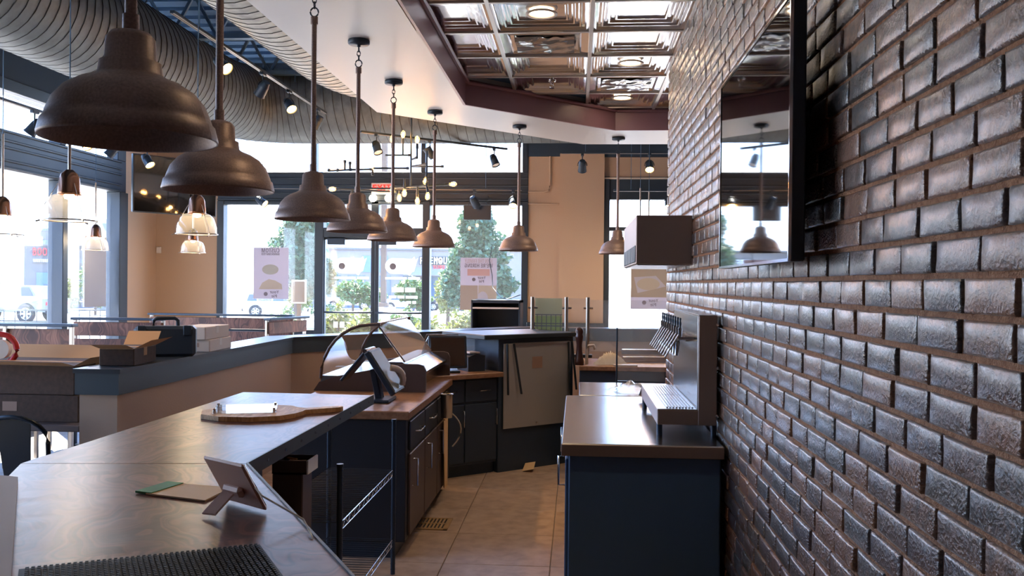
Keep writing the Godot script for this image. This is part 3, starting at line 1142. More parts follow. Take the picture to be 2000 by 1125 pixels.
	bar(st, mid + rear * 0.014 - leanv * 0.014 - along * 0.01, V(-0.038, 0.005, 0.066), 0.038, 0.005, 0.002)
	part(tb, "kickstand", st, M.gold_case)
	st = S()
	tube(st, [mid + along * 0.078, mid + along * 0.1 + V(0.01, -0.01, 0.02), V(0.19, 0.01, 0.1), V(0.235, 0.003, 0.19), V(0.25, -0.006, 0.22), V(0.252, -0.08, 0.225)], 0.0022, 6)
	part(tb, "charging_cord", st, M.cord_white)
	# rubber bar mat: slab with rows of nubs
	var mt := thing("bar_mat", "black rubber bar mat with rows of nubs at the near edge of the bar", "mat", V(-0.624, y0, -1.706))
	var e1 := V(-0.89, 0, 0.456)
	var e2 := V(0.52, 0, 0.854)
	var corners := [Vector3.ZERO, e2 * 0.6, e2 * 0.6 + e1 * 0.42, e1 * 0.42]
	var flat_ := []
	for c in corners:
		flat_.append(c.x)
		flat_.append(c.z)
	st = S()
	prism(st, poly(flat_), 0.0, 0.006)
	part(mt, "base_sheet", st, M.rubber)
	st = S()
	var turned := Basis(e1, Vector3.UP, e1.cross(Vector3.UP))
	for i in 42:
		for j in 30:
			bx(st, e1 * (0.009 + i * 0.0097) + e2 * (0.009 + j * 0.0105) + V(0, 0.008, 0), V(0.0055, 0.005, 0.006), 0.0, turned)
	var nb := part(mt, "nub_rows", st, M.rubber)
	nb.set_meta("kind", "stuff")
	st = S()
	prism(st, poly([-0.05, 0.0, 0.04, 0.02, 0.53, 0.78, 0.3, 0.9]), 0.0, 0.016)
	one("serving_board", st, M.white_box, "pale grey flat board lying on the outer edge of the bar", "board", V(-1.48, y0, -2.2))

func handle(p: Node, a: Vector3, b: Vector3, out: Vector3) -> void:
	var st := S()
	tube(st, [a, a + out, b + out, b], 0.005, 8)
	part(p, "handle", st, M.chrome)

func stainless() -> void:
	# under-counter cooler with steel top beside the brick wall
	var t := thing("back_bar_cooler", "navy back bar cooler with a shining steel top under the taps", "cooler", V(0.3, 0, -4.7))
	var st := S()
	b2(st, V(-0.33, 0.1, 0.8), V(0.335, 0.845, -0.83), 0.006)
	part(t, "cabinet", st, M.cooler_navy)
	st = S()
	b2(st, V(-0.3, 0, 0.76), V(0.35, 0.1, -0.8))
	part(t, "plinth", st, M.black_metal)
	st = S()
	b2(st, V(-0.362, 0.855, 0.825), V(0.345, 0.9, -0.855), 0.005)
	part(t, "steel_top", st, M.steel)
	st = S()
	b2(st, V(-0.362, 0.845, 0.829), V(0.344, 0.896, 0.823), 0.002)
	part(t, "front_edge", st, M.steel_side)
	for z in [0.39, -0.4]:
		st = S()
		b2(st, V(-0.345, 0.13, z + 0.38), V(-0.33, 0.82, z - 0.38), 0.004)
		var d := part(t, "door", st, M.cooler_navy)
		handle(d, V(-0.345, 0.83, z + 0.36), V(-0.345, 0.7, z + 0.36), V(-0.03, 0, 0))
	var st2 := S()
	b2(st2, V(0.02, 0.86, -5.57), V(0.63, 0.9, -6.32), 0.005)
	var u := thing("prep_table", "bright steel prep table behind the cooler by the brick wall", "table", V(0.32, 0, -5.95))
	st2 = S()
	b2(st2, V(-0.3, 0.86, 0.37), V(0.33, 0.9, -0.37), 0.005)
	part(u, "tabletop", st2, M.steel)
	for q in [[-0.26, 0.33], [-0.26, -0.33], [0.29, 0.33], [0.29, -0.33]]:
		st2 = S()
		cyl(st2, V(q[0], 0, q[1]), V(q[0], 0.86, q[1]), 0.02, 10)
		part(u, "leg", st2, M.steel)
	st2 = S()
	b2(st2, V(-0.29, 0.2, 0.36), V(0.32, 0.22, -0.36))
	part(u, "lower_shelf", st2, M.steel)
	# beer tower: drip pan in front of an upright wall box with taps
	var b := thing("beer_tower", "steel beer tower with a row of slanted tap handles on brick wall", "beer tower", V(0.51, 0.9, -4.6))
	st = S()
	b2(st, V(-0.135, 0.055, 0.5), V(0.134, 0.125, -0.5), 0.003)
	part(b, "drip_pan", st, M.steel_side)
	st = S()
	b2(st, V(-0.134, 0.1255, 0.499), V(0.05, 0.129, -0.5), 0.001)
	part(b, "pan_rim", st, M.steel)
	for i in 9:
		for k in 2:
			st = S()
			var x := -0.09 + i * 0.0145
			b2(st, V(x, 0.129, 0.46 - k * 0.47), V(x + 0.008, 0.134, 0.01 - k * 0.47), 0.001)
			part(b, "grate_slat", st, M.steel)
	st = S()
	b2(st, V(0.05, 0.055, 0.501), V(0.135, 0.56, -0.5), 0.003)
	part(b, "column", st, M.steel_side)
	st = S()
	b2(st, V(0.046, 0.13, 0.498), V(0.05, 0.558, -0.498), 0.001)
	part(b, "splash_panel", st, M.steel)
	st = S()
	b2(st, V(0.05, 0.56, 0.5), V(0.134, 0.564, -0.5), 0.001)
	part(b, "top_plate", st, M.steel)
	for z in [0.45, -0.45]:
		for x in [-0.12, 0.13]:
			st = S()
			cyl(st, V(x, 0.0, z), V(x, 0.056, z), 0.014, 10)
			part(b, "foot", st, M.black_metal)
	for y in [0.1, 0.32, 0.52]:
		st = S()
		cyl(st, V(0.135, y, 0.5), V(0.135, y, 0.505), 0.007, 10)
		part(b, "screw", st, M.chrome)
	for i in 9:
		var z := 0.42 - i * 0.105
		st = S()
		cyl(st, V(0.046, 0.45, z), V(0.0, 0.45, z), 0.016, 12)
		cyl(st, V(0.0, 0.45, z), V(-0.035, 0.45, z), 0.011, 10)
		tube(st, [V(-0.025, 0.45, z), V(-0.035, 0.43, z), V(-0.042, 0.37, z)], 0.01, 10)
		cyl(st, V(-0.025, 0.45, z), V(-0.025, 0.5, z), 0.009, 10, 0.013)
		var f := part(b, "faucet", st, M.chrome)
		st = S()
		bar(st, V(-0.03, 0.47, z), V(-0.095, 0.36, z), 0.02, 0.007, 0.002)
		part(f, "tap_handle", st, M.post_metal)
		st = S()
		lathe(st, [V2(0.0, 0.548), V2(0.006, 0.543), V2(0.004, 0.53), V2(0.007, 0.52), V2(0.004, 0.505), V2(0.006, 0.498)], 12, V(-0.025, 0, z))
		part(f, "stem_finial", st, M.black_metal)
	# clear bags and tongs left on the prep table
	rng.seed = 12
	var bag := S(true)
	for i in 10:
		for k in 8:
			var q := []
			for w in [[i, k], [i + 1, k], [i + 1, k + 1], [i, k + 1]]:
				var uu: float = w[0] / 10.0
				var vv: float = w[1] / 8.0
				var e := sin(uu * PI) * sin(vv * PI)
				q.append(V(-0.12 + 0.24 * uu, 0.002 + 0.05 * e + 0.02 * e * sin(uu * 23.0 + vv * 17.0), -0.14 + 0.28 * vv))
			quad(bag, q[0], q[1], q[2], q[3])
	one("plastic_bag", bag, M.case_glass, "crumpled clear plastic bag on the bright steel prep table", "bag", V(0.36, 0.9, -5.86), 0.4)
	var tg := thing("bar_gun", "black soda gun with a grey hose lying behind the beer taps", "soda gun", V(0.5, 0.9, -5.4), 0.2)
	st = S()
	bx(st, V(0, 0.025, 0), V(0.2, 0.03, 0.05), 0.01, Basis(Vector3.BACK, 0.12))
	part(tg, "body", st, M.black_plastic)
	st = S()
	bx(st, V(0.0, 0.05, 0.01), V(0.18, 0.012, 0.03), 0.004, Basis(Vector3.BACK, 0.12))
	part(tg, "button_plate", st, M.white_plastic)
	st = S()
	cyl(st, V(-0.12, 0.03, 0.02), V(-0.1, 0.07, 0.02), 0.014, 12)
	part(tg, "nozzle", st, M.chrome)
	# steel box hung on the wall end, louvred on its long face
	var hb := thing("heater_box", "brown steel warmer box hanging on the end of the brick wall", "warmer", V(0.5, 1.72, -5.85))
	st = S()
	b2(st, V(-0.16, 0, 0.68), V(0.165, 0.285, -0.62), 0.004)
	part(hb, "housing", st, M.steel_side)
	for i in 9:
		st = S()
		b2(st, V(-0.166, 0.012, 0.66 - i * 0.14), V(-0.16, 0.11, 0.57 - i * 0.14), 0.003)
		part(hb, "louvre", st, M.frame_paint)
	st = S()
	b2(st, V(-0.15, -0.006, 0.67), V(0.15, 0.0, -0.6))
	part(hb, "lower_tray", st, M.steel)
	# wall screen in a bevelled dark frame
	var tv := thing("wall_screen", "large glossy black wall screen tilted off the brick wall", "television", V(BRICK, 1.665, -2.89))
	st = S()
	b2(st, V(-0.075, 0, 0.55), V(-0.112, 0.7, -0.57), 0.004)
	part(tv, "bezel", st, M.black_plastic)
	st = S()
	b2(st, V(-0.113, 0.008, 0.542), V(-0.1155, 0.692, -0.562))
	part(tv, "screen", st, M.mirror_screen)
	st = S()
	for a in [[V(-0.114, 0.004, 0.546), V(-0.114, 0.004, -0.566)], [V(-0.114, 0.696, 0.546), V(-0.114, 0.696, -0.566)], [V(-0.114, 0.004, 0.546), V(-0.114, 0.696, 0.546)], [V(-0.114, 0.004, -0.566), V(-0.114, 0.696, -0.566)]]:
		bar(st, a[0], a[1], 0.008, 0.008)
	part(tv, "edge_trim", st, M.chrome)
	st = S()
	b2(st, V(-0.03, 0.12, 0.35), V(-0.075, 0.58, -0.37), 0.01)
	b2(st, V(0.004, 0.2, 0.2), V(-0.04, 0.5, -0.2), 0.004)
	part(tv, "mount", st, M.black_plastic)

func work_counters() -> void:
	# counter with brown top beyond the bar
	var t := thing("counter_cabinet", "navy cabinet with brown laminate top and chrome handles past the bar end", "cabinet", V(-1.33, 0, -5.85))
	var st := S()
	b2(st, V(-0.4, 0.1, 0.84), V(0.355, 0.81, -0.9), 0.005)
	part(t, "body", st, M.cabinet_dark)
	st = S()
	b2(st, V(-0.4, 0, 0.82), V(0.29, 0.1, -0.9))
	part(t, "toe_kick", st, M.black_metal)
	st = S()
	b2(st, V(-0.42, 0.81, 0.865), V(0.378, 0.86, -0.9), 0.006)
	part(t, "worktop", st, M.laminate)
	for i in 3:
		var z := 0.53 - 0.5 * i
		st = S()
		b2(st, V(0.355, 0.62, z + 0.24), V(0.37, 0.79, z - 0.24), 0.004)
		var d := part(t, "drawer", st, M.cabinet_dark)
		handle(d, V(0.37, 0.71, z + 0.08), V(0.37, 0.71, z - 0.08), V(0.03, 0, 0))
		st = S()
		b2(st, V(0.355, 0.12, z + 0.24), V(0.37, 0.6, z - 0.24), 0.004)
		d = part(t, "door", st, M.cabinet_brown)
		handle(d, V(0.37, 0.56, z + 0.17), V(0.37, 0.4, z + 0.17), V(0.03, 0, 0))
	# tall display case with curved glass
	var c := thing("display_case", "curved glass food display case with brown end panels on the counter", "display case", V(-1.4, 0.86, -6.4))
	for z in [0.52, -0.6]:
		st = S()
		var ep := poly([-0.38, 0.0, 0.39, 0.0, 0.39, 0.15, 0.375, 0.18, 0.34, 0.19, 0.24, 0.19, -0.22, 0.1, -0.34, 0.06])
		slab(st, ep, z - 0.015, z + 0.015)
		part(c, "end_panel", st, M.cabinet_brown)
	st = S()
	b2(st, V(-0.34, 0.0, 0.5), V(0.3, 0.1, -0.58))
	part(c, "deck", st, M.steel)
	st = S()
	slab(st, poly([0.12, 0.2, 0.22, 0.2, 0.37, 0.13, 0.37, 0.11, 0.12, 0.18]), -0.62, 0.5)
	part(c, "steel_rail", st, M.steel)
	var arc := []
	for i in 9:
		var a := PI - (PI / 2) * i / 8
		arc.append(V2(0.0 + cos(a) * 0.34, 0.08 + sin(a) * 0.37))
	for z in [0.5, -0.58]:
		st = S()
		var pts := []
		for q in arc:
			pts.append(V(q.x, q.y, z))
		pts.append(V(0.07, 0.455, z))
		tube(st, pts, 0.011, 8)
		part(c, "hoop", st, M.cabinet_brown)
		st = S()
		tube(st, [V(0.05, 0.455, z), V(0.24, 0.2, z)], 0.007, 6)
		part(c, "slant_bar", st, M.chrome)
	st = S(true)
	for i in 8:
		quad(st, V(arc[i].x, arc[i].y, 0.49), V(arc[i].x, arc[i].y, -0.57), V(arc[i + 1].x, arc[i + 1].y, -0.57), V(arc[i + 1].x, arc[i + 1].y, 0.49))
	part(c, "curved_glass", st, M.case_glass)
	st = S()
	bar(st, V(0.145, 0.328, 0.49), V(0.145, 0.328, -0.57), 0.006, 0.32)
	var sg := S()
	slab(sg, poly([0.05, 0.458, 0.056, 0.458, 0.246, 0.2, 0.24, 0.2]), -0.57, 0.49)
	part(c, "slant_glass", sg, M.slant_glass)
	st = S()
	tube(st, [V(0.05, 0.46, 0.5), V(0.05, 0.46, -0.58)], 0.009, 8)
	part(c, "top_bar", st, M.chrome)
	st = S()
	b2(st, V(-0.25, 0.1, 0.45), V(0.1, 0.16, 0.445))
	b2(st, V(-0.25, 0.1, 0.0), V(0.1, 0.16, -0.005))
	part(c, "tray_divider", st, M.case_glass)
	# payment terminal with two screens
	var p := thing("payment_terminal", "black payment terminal with two hinged screens on brown counter", "terminal", V(-1.22, 0.86, -5.42))
	st = S()
	b2(st, V(-0.1, 0, 0.12), V(0.08, 0.02, -0.12), 0.006)
	bar(st, V(0.0, 0.01, 0), V(-0.04, 0.2, 0), 0.09, 0.04, 0.006)
	part(p, "base", st, M.black_plastic)
	var a0 := V(-0.055, 0.315, 0)
	var a1 := V(0.115, 0.055, 0)
	var dd := (a1 - a0).normalized()
	var nn := V(-dd.y, dd.x, 0)
	var bs := Basis(dd, nn, V(0, 0, 1))
	st = S()
	bx(st, (a0 + a1) / 2, V(a0.distance_to(a1), 0.036, 0.3), 0.006, bs)
	part(p, "screen_housing", st, M.black_plastic)
	st = S()
	bx(st, (a0 + a1) / 2 + nn * 0.0195, V(a0.distance_to(a1) - 0.03, 0.004, 0.27), 0.001, bs)
	part(p, "screen", st, M.glare_screen)
	st = S()
	bar(st, V(-0.075, 0.31, 0), V(-0.225, 0.13, 0), 0.2, 0.018, 0.004)
	part(p, "guest_display", st, M.black_plastic)
	st = S()
	cyl(st, V(-0.07, 0.318, 0.12), V(-0.07, 0.318, -0.12), 0.014, 10)
	part(p, "hinge", st, M.chrome)
	st = S()
	tube(st, arc3(V(0.07, 0.21, 0.02), V(0.16, 0.2, -0.02), V(0.13, 0.1, -0.05)), 0.02, 8)
	part(p, "card_reader", st, M.white_plastic)
	# steel canister and cloth hung on the cabinet side
	var can := thing("steel_canister", "small steel canister hooked to the side of the navy cabinet", "canister", V(-0.9, 0.66, -6.1))
	st = S()
	lathe(st, [V2(0.0, 0.0), V2(0.04, 0.0), V2(0.045, 0.16), V2(0.048, 0.165), V2(0.041, 0.16), V2(0.038, 0.01)], 18)
	part(can, "cup", st, M.steel)
	st = S(true)
	for i in 8:
		for k in 6:
			var q := []
			for w in [[i, k], [i + 1, k], [i + 1, k + 1], [i, k + 1]]:
				var uu: float = w[0] / 8.0
				var vv: float = w[1] / 6.0
				q.append(V(0.012 * sin(uu * 9.0) + 0.015, 0.5 - 0.5 * vv, -0.09 + 0.18 * uu * (1.0 - 0.3 * vv)))
			quad(st, q[0], q[1], q[2], q[3])
	one("hanging_towel", st, M.kraft, "tan towel hanging down the side of the navy cabinet", "towel", V(-0.955, 0.12, -6.3))
	st = S()
	tube(st, arc3(V(-0.94, 0.62, -6.6), V(-0.8, 0.5, -6.65), V(-0.93, 0.36, -6.62)), 0.006, 6)
	one("white_hose", st, M.cord_white, "short white hose looping out beside the hanging towel", "hose")
	# angled counter along the far side
	var ang := atan2(0.874, 1.032)
	var f := thing("angled_counter", "navy angled counter with a thin brown top holding a till", "counter", V(-1.1, 0, -7.03), ang)
	st = S()
	b2(st, V(-0.1, 0.1, 0.0), V(0.565, 0.82, -0.6), 0.005)
	part(f, "body", st, M.cabinet)
	st = S()
	b2(st, V(-0.1, 0, -0.04), V(0.565, 0.1, -0.6))
	part(f, "toe_kick", st, M.black_metal)
	st = S()
	b2(st, V(-0.25, 0.82, 0.1), V(0.568, 0.86, -0.62), 0.005)
	part(f, "worktop", st, M.laminate)
	for i in 2:
		st = S()
		b2(st, V(-0.08 + 0.325 * i, 0.62, 0.0), V(0.235 + 0.325 * i, 0.8, 0.014), 0.004)
		var dr := part(f, "drawer", st, M.cabinet)
		handle(dr, V(0.05 + 0.325 * i, 0.71, 0.014), V(0.15 + 0.325 * i, 0.71, 0.014), V(0, 0, 0.025))
		st = S()
		b2(st, V(-0.08 + 0.325 * i, 0.12, 0.0), V(0.235 + 0.325 * i, 0.6, 0.014), 0.004)
		dr = part(f, "door", st, M.cabinet)
		handle(dr, V(0.22 + 0.325 * i, 0.55, 0.014), V(0.22 + 0.325 * i, 0.42, 0.014), V(0, 0, 0.025))
	# till screen with a brown glossy face
	var ts := thing("till_screen", "square till screen with a brown glossy face on the angled counter", "till", V(-1.06, 0.86, -7.2), 0.3)
	st = S()
	b2(st, V(-0.1, 0, 0.06), V(0.1, 0.02, -0.14), 0.005)
	bar(st, V(0, 0.01, -0.05), V(0, 0.17, -0.03), 0.08, 0.04, 0.006)
	part(ts, "base", st, M.black_plastic)
	var tl := Basis(Vector3.RIGHT, -0.22)
	st = S()
	bx(st, V(0.0, 0.17, 0.0), V(0.32, 0.27, 0.03), 0.008, tl)
	part(ts, "housing", st, M.black_plastic)
	st = S()
	bx(st, V(0.0, 0.17, 0.0) + tl * V(0, 0, 0.016), V(0.285, 0.235, 0.004), 0.001, tl)
	part(ts, "screen", st, M.brown_screen)
	st = S()
	tube(st, [V(-0.15, 0.3, -0.03), V(-0.22, 0.12, -0.1), V(-0.16, 0.31, -0.1), V(0.1, 0.31, -0.06)], 0.006, 6)
	part(ts, "bracket", st, M.chrome)
	var pr := thing("receipt_printer", "black receipt printer beside the brown till screen", "printer", V(-0.89, 0.86, -7.43), 0.6)
	st = S()
	slab(st, poly([-0.08, 0.0, 0.08, 0.0, 0.08, 0.13, 0.0, 0.15, -0.08, 0.12]), -0.1, 0.1)
	part(pr, "case", st, M.black_plastic)
	st = S()
	b2(st, V(-0.05, 0.145, -0.07), V(0.05, 0.16, 0.07), 0.004)
	part(pr, "lid", st, M.white_plastic)
	var cl := thing("clear_tray", "clear acrylic bin standing behind the receipt printer", "bin", V(-1.05, 0.86, -7.6), ang)
	for a in [[V(-0.14, 0, 0.1), V(-0.134, 0.26, -0.1)], [V(0.134, 0, 0.1), V(0.14, 0.26, -0.1)], [V(-0.134, 0, -0.1), V(0.134, 0.26, -0.094)], [V(-0.134, 0, 0.094), V(0.134, 0.2, 0.1)]]:
		st = S()
		b2(st, a[0], a[1])
		part(cl, "side", st, M.case_glass)
	# tall cabinet whose steel flap leans on two stays
	var pc := thing("tall_cabinet", "tall navy cabinet with a grey steel flap and a taped note", "cabinet", V(-0.63, 0, -7.41), ang)
	st = S()
	b2(st, V(-0.03, 0, 0.0), V(0.79, 1.13, -0.6), 0.005)
	part(pc, "body", st, M.cabinet)
	st = S()
	b2(st, V(-0.2, 1.13, 0.04), V(0.81, 1.17, -0.64), 0.006)
	part(pc, "top", st, M.frame_paint)
	st = S()
	b2(st, V(0.01, 0.37, 0.012), V(0.74, 1.09, 0.022), 0.002)
	part(pc, "steel_flap", st, M.flap)
	st = S()
	b2(st, V(0.1, 1.072, 0.022), V(0.72, 1.095, 0.034), 0.002)
	part(pc, "flap_hinge", st, M.post_metal)
	for q in [[0.03, 0.03], [0.1, 0.17], [0.7, 0.7], [0.74, 0.78]]:
		st = S()
		bar(st, V(q[0], 1.09, 0.04), V(q[1], 0.66, 0.06), 0.022, 0.012, 0.003)
		part(pc, "stay", st, M.frame_paint)
	st = S()
	b2(st, V(0.31, 0.87, 0.0225), V(0.42, 0.97, 0.024))
	part(pc, "note", st, M.carton_label)
	st = S()
	cyl(st, V(0.36, 0.4, 0.022), V(0.36, 0.4, 0.034), 0.007, 10)
	part(pc, "knob", st, M.chrome)
	# run of counter with wooden edge under the glass screens
	var g := thing("order_counter", "low navy counter with a brown top under the glass guard", "counter", V(0.37, 0, -8.0))
	st = S()
	b2(st, V(-0.34, 0.1, 0.4), V(2.5, 0.86, -0.3), 0.004)
	part(g, "body", st, M.cabinet)
	st = S()
	b2(st, V(-0.34, 0, 0.36), V(2.5, 0.1, -0.3))
	part(g, "toe_kick", st, M.black_metal)
	st = S()
	b2(st, V(-0.345, 0.86, 0.44), V(2.5, 0.9, -0.34), 0.005)
	part(g, "worktop", st, M.laminate)
	st = S()
	for a in [[0.95, 0.0, 0.01], [1.0, -0.2, -0.19]]:
		b2(st, V(0.05, a[0] - 0.045, a[1]), V(2.5, a[0], a[2] - 0.1), 0.003)
	part(g, "steel_wells", st, M.steel)
	# glass guard on steel posts
	var gg := thing("glass_guard", "clear glass counter guard on round steel posts", "glass guard", V(-0.1, 0.9, -8.45))
	for x in [-0.325, 0.0, 0.205]:
		st = S()
		var yb := 0.13 if x > 0.1 else 0.0
		cyl(st, V(x, 0.0, 0), V(x, 0.575, 0), 0.019, 14)
		var po := part(gg, "post", st, M.post_metal)
		st = S()
		cyl(st, V(x - 0.04, 0.47, 0), V(x + 0.05, 0.47, 0), 0.01, 8)
		part(po, "clamp", st, M.chrome)
	for a in [[-0.3, -0.02], [0.02, 0.19]]:
		st = S()
		b2(st, V(a[0], 0.06, -0.004), V(a[1], 0.565, 0.004))
		part(gg, "guard_glass", st, M.case_glass)
	st = S()
	b2(st, V(0.215, 0.06, -0.004), V(1.4, 0.55, 0.004))
	part(gg, "guard_glass", st, M.case_glass)
	st = S()
	b2(st, V(-0.375, 0.0, 0.04), V(0.25, 0.03, -0.04), 0.004)
	part(gg, "foot_rail", st, M.black_metal)
	# second screen of glass nearer the taps
	var g2 := thing("glass_screen", "tall thin glass screen with a dark edge behind the steel prep table", "glass screen", V(0.3, 0.0, -6.45))
	st = S()
	b2(st, V(0.0, 0.9, -0.004), V(0.34, 1.28, 0.004))
	part(g2, "glass_sheet", st, M.case_glass)
	st = S()
	b2(st, V(-0.012, 0.0, -0.008), V(0.0, 1.285, 0.008), 0.002)
	part(g2, "edge_post", st, M.black_metal)
	# green reflection in the guard glass, painted on a sheet; small counter things
	var gp := thing("green_reflection", "painted green reflection with dark fence lines behind the guard glass", "sign", V(-0.27, 0.93, -8.5))
	st = S()
	b2(st, V(-0.13, 0.12, -0.004), V(0.13, 0.53, 0.004))
	part(gp, "sheet", st, M.reflection_green)
	st = S()
	b2(st, V(-0.13, 0.36, 0.004), V(0.13, 0.53, 0.0055))
	part(gp, "pale_reflection", st, M.reflection_pale)
	st = S()
	for a in [[0.26, 0.01], [0.285, 0.008], [0.37, 0.008]]:
		b2(st, V(-0.13, a[0], 0.0055), V(0.13, a[0] + a[1], 0.007))
	for i in 6:
		b2(st, V(-0.115 + 0.045 * i, 0.12, 0.0055), V(-0.108 + 0.045 * i, 0.375, 0.007))
	part(gp, "fence_reflection", st, M.rail_iron)
	st = S(true)
	lathe(st, [V2(0.0, 0.0), V2(0.042, 0.0), V2(0.042, 0.03), V2(0.034, 0.06), V2(0.026, 0.12), V2(0.024, 0.18), V2(0.032, 0.23), V2(0.036, 0.25), V2(0.028, 0.265), V2(0.036, 0.29), V2(0.03, 0.315), V2(0.012, 0.325), V2(0.0, 0.326)], 20)
	one("pepper_mill", st, M.mill_wood, "dark turned wooden pepper mill on the order counter", "pepper mill", V(0.025, 0.9, -7.66))
	st = S(true)
	rng.seed = 9
	for i in 16:
		for k in 10:
			var q := []
			for w in [[i, k], [i + 1, k], [i + 1, k + 1], [i, k + 1]]:
				var uu: float = w[0] / 16.0
				var vv: float = w[1] / 10.0
				var e := sin(uu * PI) * sin(vv * PI)
				q.append(V(-0.15 + 0.3 * uu, 0.09 * e + 0.03 * e * sin(w[0] * 2.3 + w[1] * 1.7), -0.09 + 0.18 * vv))
			quad(st, q[0], q[1], q[2], q[3])
	one("crumpled_towel", st, M.paper, "heap of crumpled white towel on the order counter", "towel", V(0.3, 0.9, -7.8))
	st = S()
	tube(st, [V(0, 0, 0), V(0, 0.13, 0), V(0.015, 0.16, 0), V(0.06, 0.165, 0), V(0.075, 0.13, 0)], 0.014, 10)
	one("white_spout", st, M.white_plastic, "white bent spout standing behind the pepper mill", "spout", V(0.09, 0.9, -7.75))
	st = S()
	b2(st, V(-0.1, 0, -0.05), V(0.1, 0.012, 0.05), 0.002)
	one("card_stack", st, M.white_plastic, "flat grey card lying at the edge of the order counter", "card", V(0.42, 0.9, -7.63), 0.1)
	# floor: drain grate and a dropped scrap
	var dg := thing("floor_drain", "tan slotted drain grate set in the tile floor", "drain", V(-0.96, 0.004, -5.76))
	st = S()
	for a in [[V(-0.14, 0, 0.14), V(0.14, 0.008, 0.115)], [V(-0.14, 0, -0.14), V(0.14, 0.008, -0.115)], [V(-0.14, 0, 0.14), V(-0.115, 0.008, -0.14)], [V(0.115, 0, 0.14), V(0.14, 0.008, -0.14)], [V(-0.14, 0, 0.01), V(0.14, 0.008, -0.01)]]:
		b2(st, a[0], a[1])
	part(dg, "rim", st, M.drain_tan)
	for i in 10:
		st = S()
		b2(st, V(-0.113 + 0.0245 * i, 0.0, 0.116), V(-0.1 + 0.0245 * i, 0.007, -0.116))
		part(dg, "slat", st, M.drain_tan)
	st = S()
	b2(st, V(-0.13, 0.0, 0.13), V(0.13, 0.0012, -0.13))
	part(dg, "sump", st, M.black_metal)
	st = S()
	quad(st, V(-0.05, 0.004, 0.05), V(0.05, 0.03, 0.07), V(0.06, 0.07, -0.05), V(-0.03, 0.05, -0.07))
	one("paper_scrap", st, M.kraft, "crumpled tan paper scrap on the floor by the tall cabinet", "scrap", V(-0.4, 0.004, -7.5))

# ---------- hanging lights ----------
func torus_link(st: SurfaceTool, c: Vector3, rx: float, ry: float, r: float, turned: bool) -> void:
	var pts := []
	for i in 13:
		var a := TAU * i / 12
		var u := cos(a) * rx
		pts.append(c + (V(0, sin(a) * ry, u) if turned else V(u, sin(a) * ry, 0)))
	tube(st, pts, r, 6)

func barn_pendant() -> Node3D:
	var t := thing("barn_pendant", "x", "pendant lamp", Vector3.ZERO, 0.0, "bronze barn pendants over the bar")
	var st := S()
	lathe(st, [V2(0.0, 0.238), V2(0.018, 0.236), V2(0.04, 0.23), V2(0.05, 0.218), V2(0.053, 0.17), V2(0.063, 0.166), V2(0.066, 0.142), V2(0.072, 0.136), V2(0.082, 0.131), V2(0.105, 0.122), V2(0.132, 0.105), V2(0.153, 0.08), V2(0.165, 0.05), V2(0.169, 0.037), V2(0.174, 0.034), V2(0.181, 0.006), V2(0.18, 0.0), V2(0.176, 0.002), V2(0.168, 0.03), V2(0.157, 0.05), V2(0.14, 0.078), V2(0.11, 0.1), V2(0.06, 0.12), V2(0.0, 0.122)], 40)
	part(t, "shade", st, M.bronze)
	st = S()
	cyl(st, V(0, 0.23, 0), V(0, 0.98, 0), 0.0125, 12)
	cyl(st, V(0, 0.23, 0), V(0, 0.27, 0), 0.017, 12)
	cyl(st, V(0, 0.95, 0), V(0, 0.985, 0), 0.018, 12)
	part(t, "stem", st, M.bronze)
	st = S()
	torus_link(st, V(0, 1.008, 0), 0.02, 0.022, 0.004, false)
	part(t, "loop", st, M.black_metal)
	st = S()
	for i in 3:
		torus_link(st, V(0, 1.042 + 0.026 * i, 0), 0.01, 0.017, 0.003, i % 2 == 0)
	part(t, "chain", st, M.black_metal)
	st = S()
	lathe(st, [V2(0.0, 1.15), V2(0.062, 1.15), V2(0.065, 1.145), V2(0.065, 1.128), V2(0.06, 1.122), V2(0.012, 1.12), V2(0.01, 1.108), V2(0.0, 1.106)], 28)
	part(t, "canopy", st, M.black_metal)
	st = S()
	lathe(st, [V2(0.0, 0.06), V2(0.02, 0.066), V2(0.03, 0.085), V2(0.024, 0.108), V2(0.014, 0.12)], 16)
	part(t, "bulb", st, M.white_plastic)
	return t

func barn_pendants() -> void:
	var spots := [[-0.962, -1.83, "largest brown barn pendant hanging nearest over the bar bend"], [-1.2, -2.87, "second barn pendant partly behind the nearest brown one"], [-1.285, -4.2, "third barn pendant above the paddle board"], [-1.318, -5.2, "fourth barn pendant in the row above the payment terminal"],
		[-1.327, -6.25, "fifth barn pendant above the curved glass case"], [-1.21, -7.37, "sixth barn pendant where the soffit turns"], [-0.54, -8.06, "barn pendant in front of the tan wall edge"], [0.392, -8.73, "barn pendant partly hidden by the steel warmer box"]]
	var proto := barn_pendant()
	for i in spots.size():
		var o: Node3D = proto
		if i > 0:
			o = proto.duplicate()
			o.name = numbered("barn_pendant")
			add_child(o)
		o.position = V(spots[i][0], 1.9, spots[i][1])
		o.set_meta("label", spots[i][2])

func omni(p: Node, at: Vector3, c: Color, e: float, size := 0.03) -> void:
	var l := OmniLight3D.new()
	l.name = "lamp"
	l.light_color = c
	l.light_energy = e
	l.omni_range = 30.0
	l.light_size = size
	l.shadow_enabled = true
	p.add_child(l, true)
	l.position = at

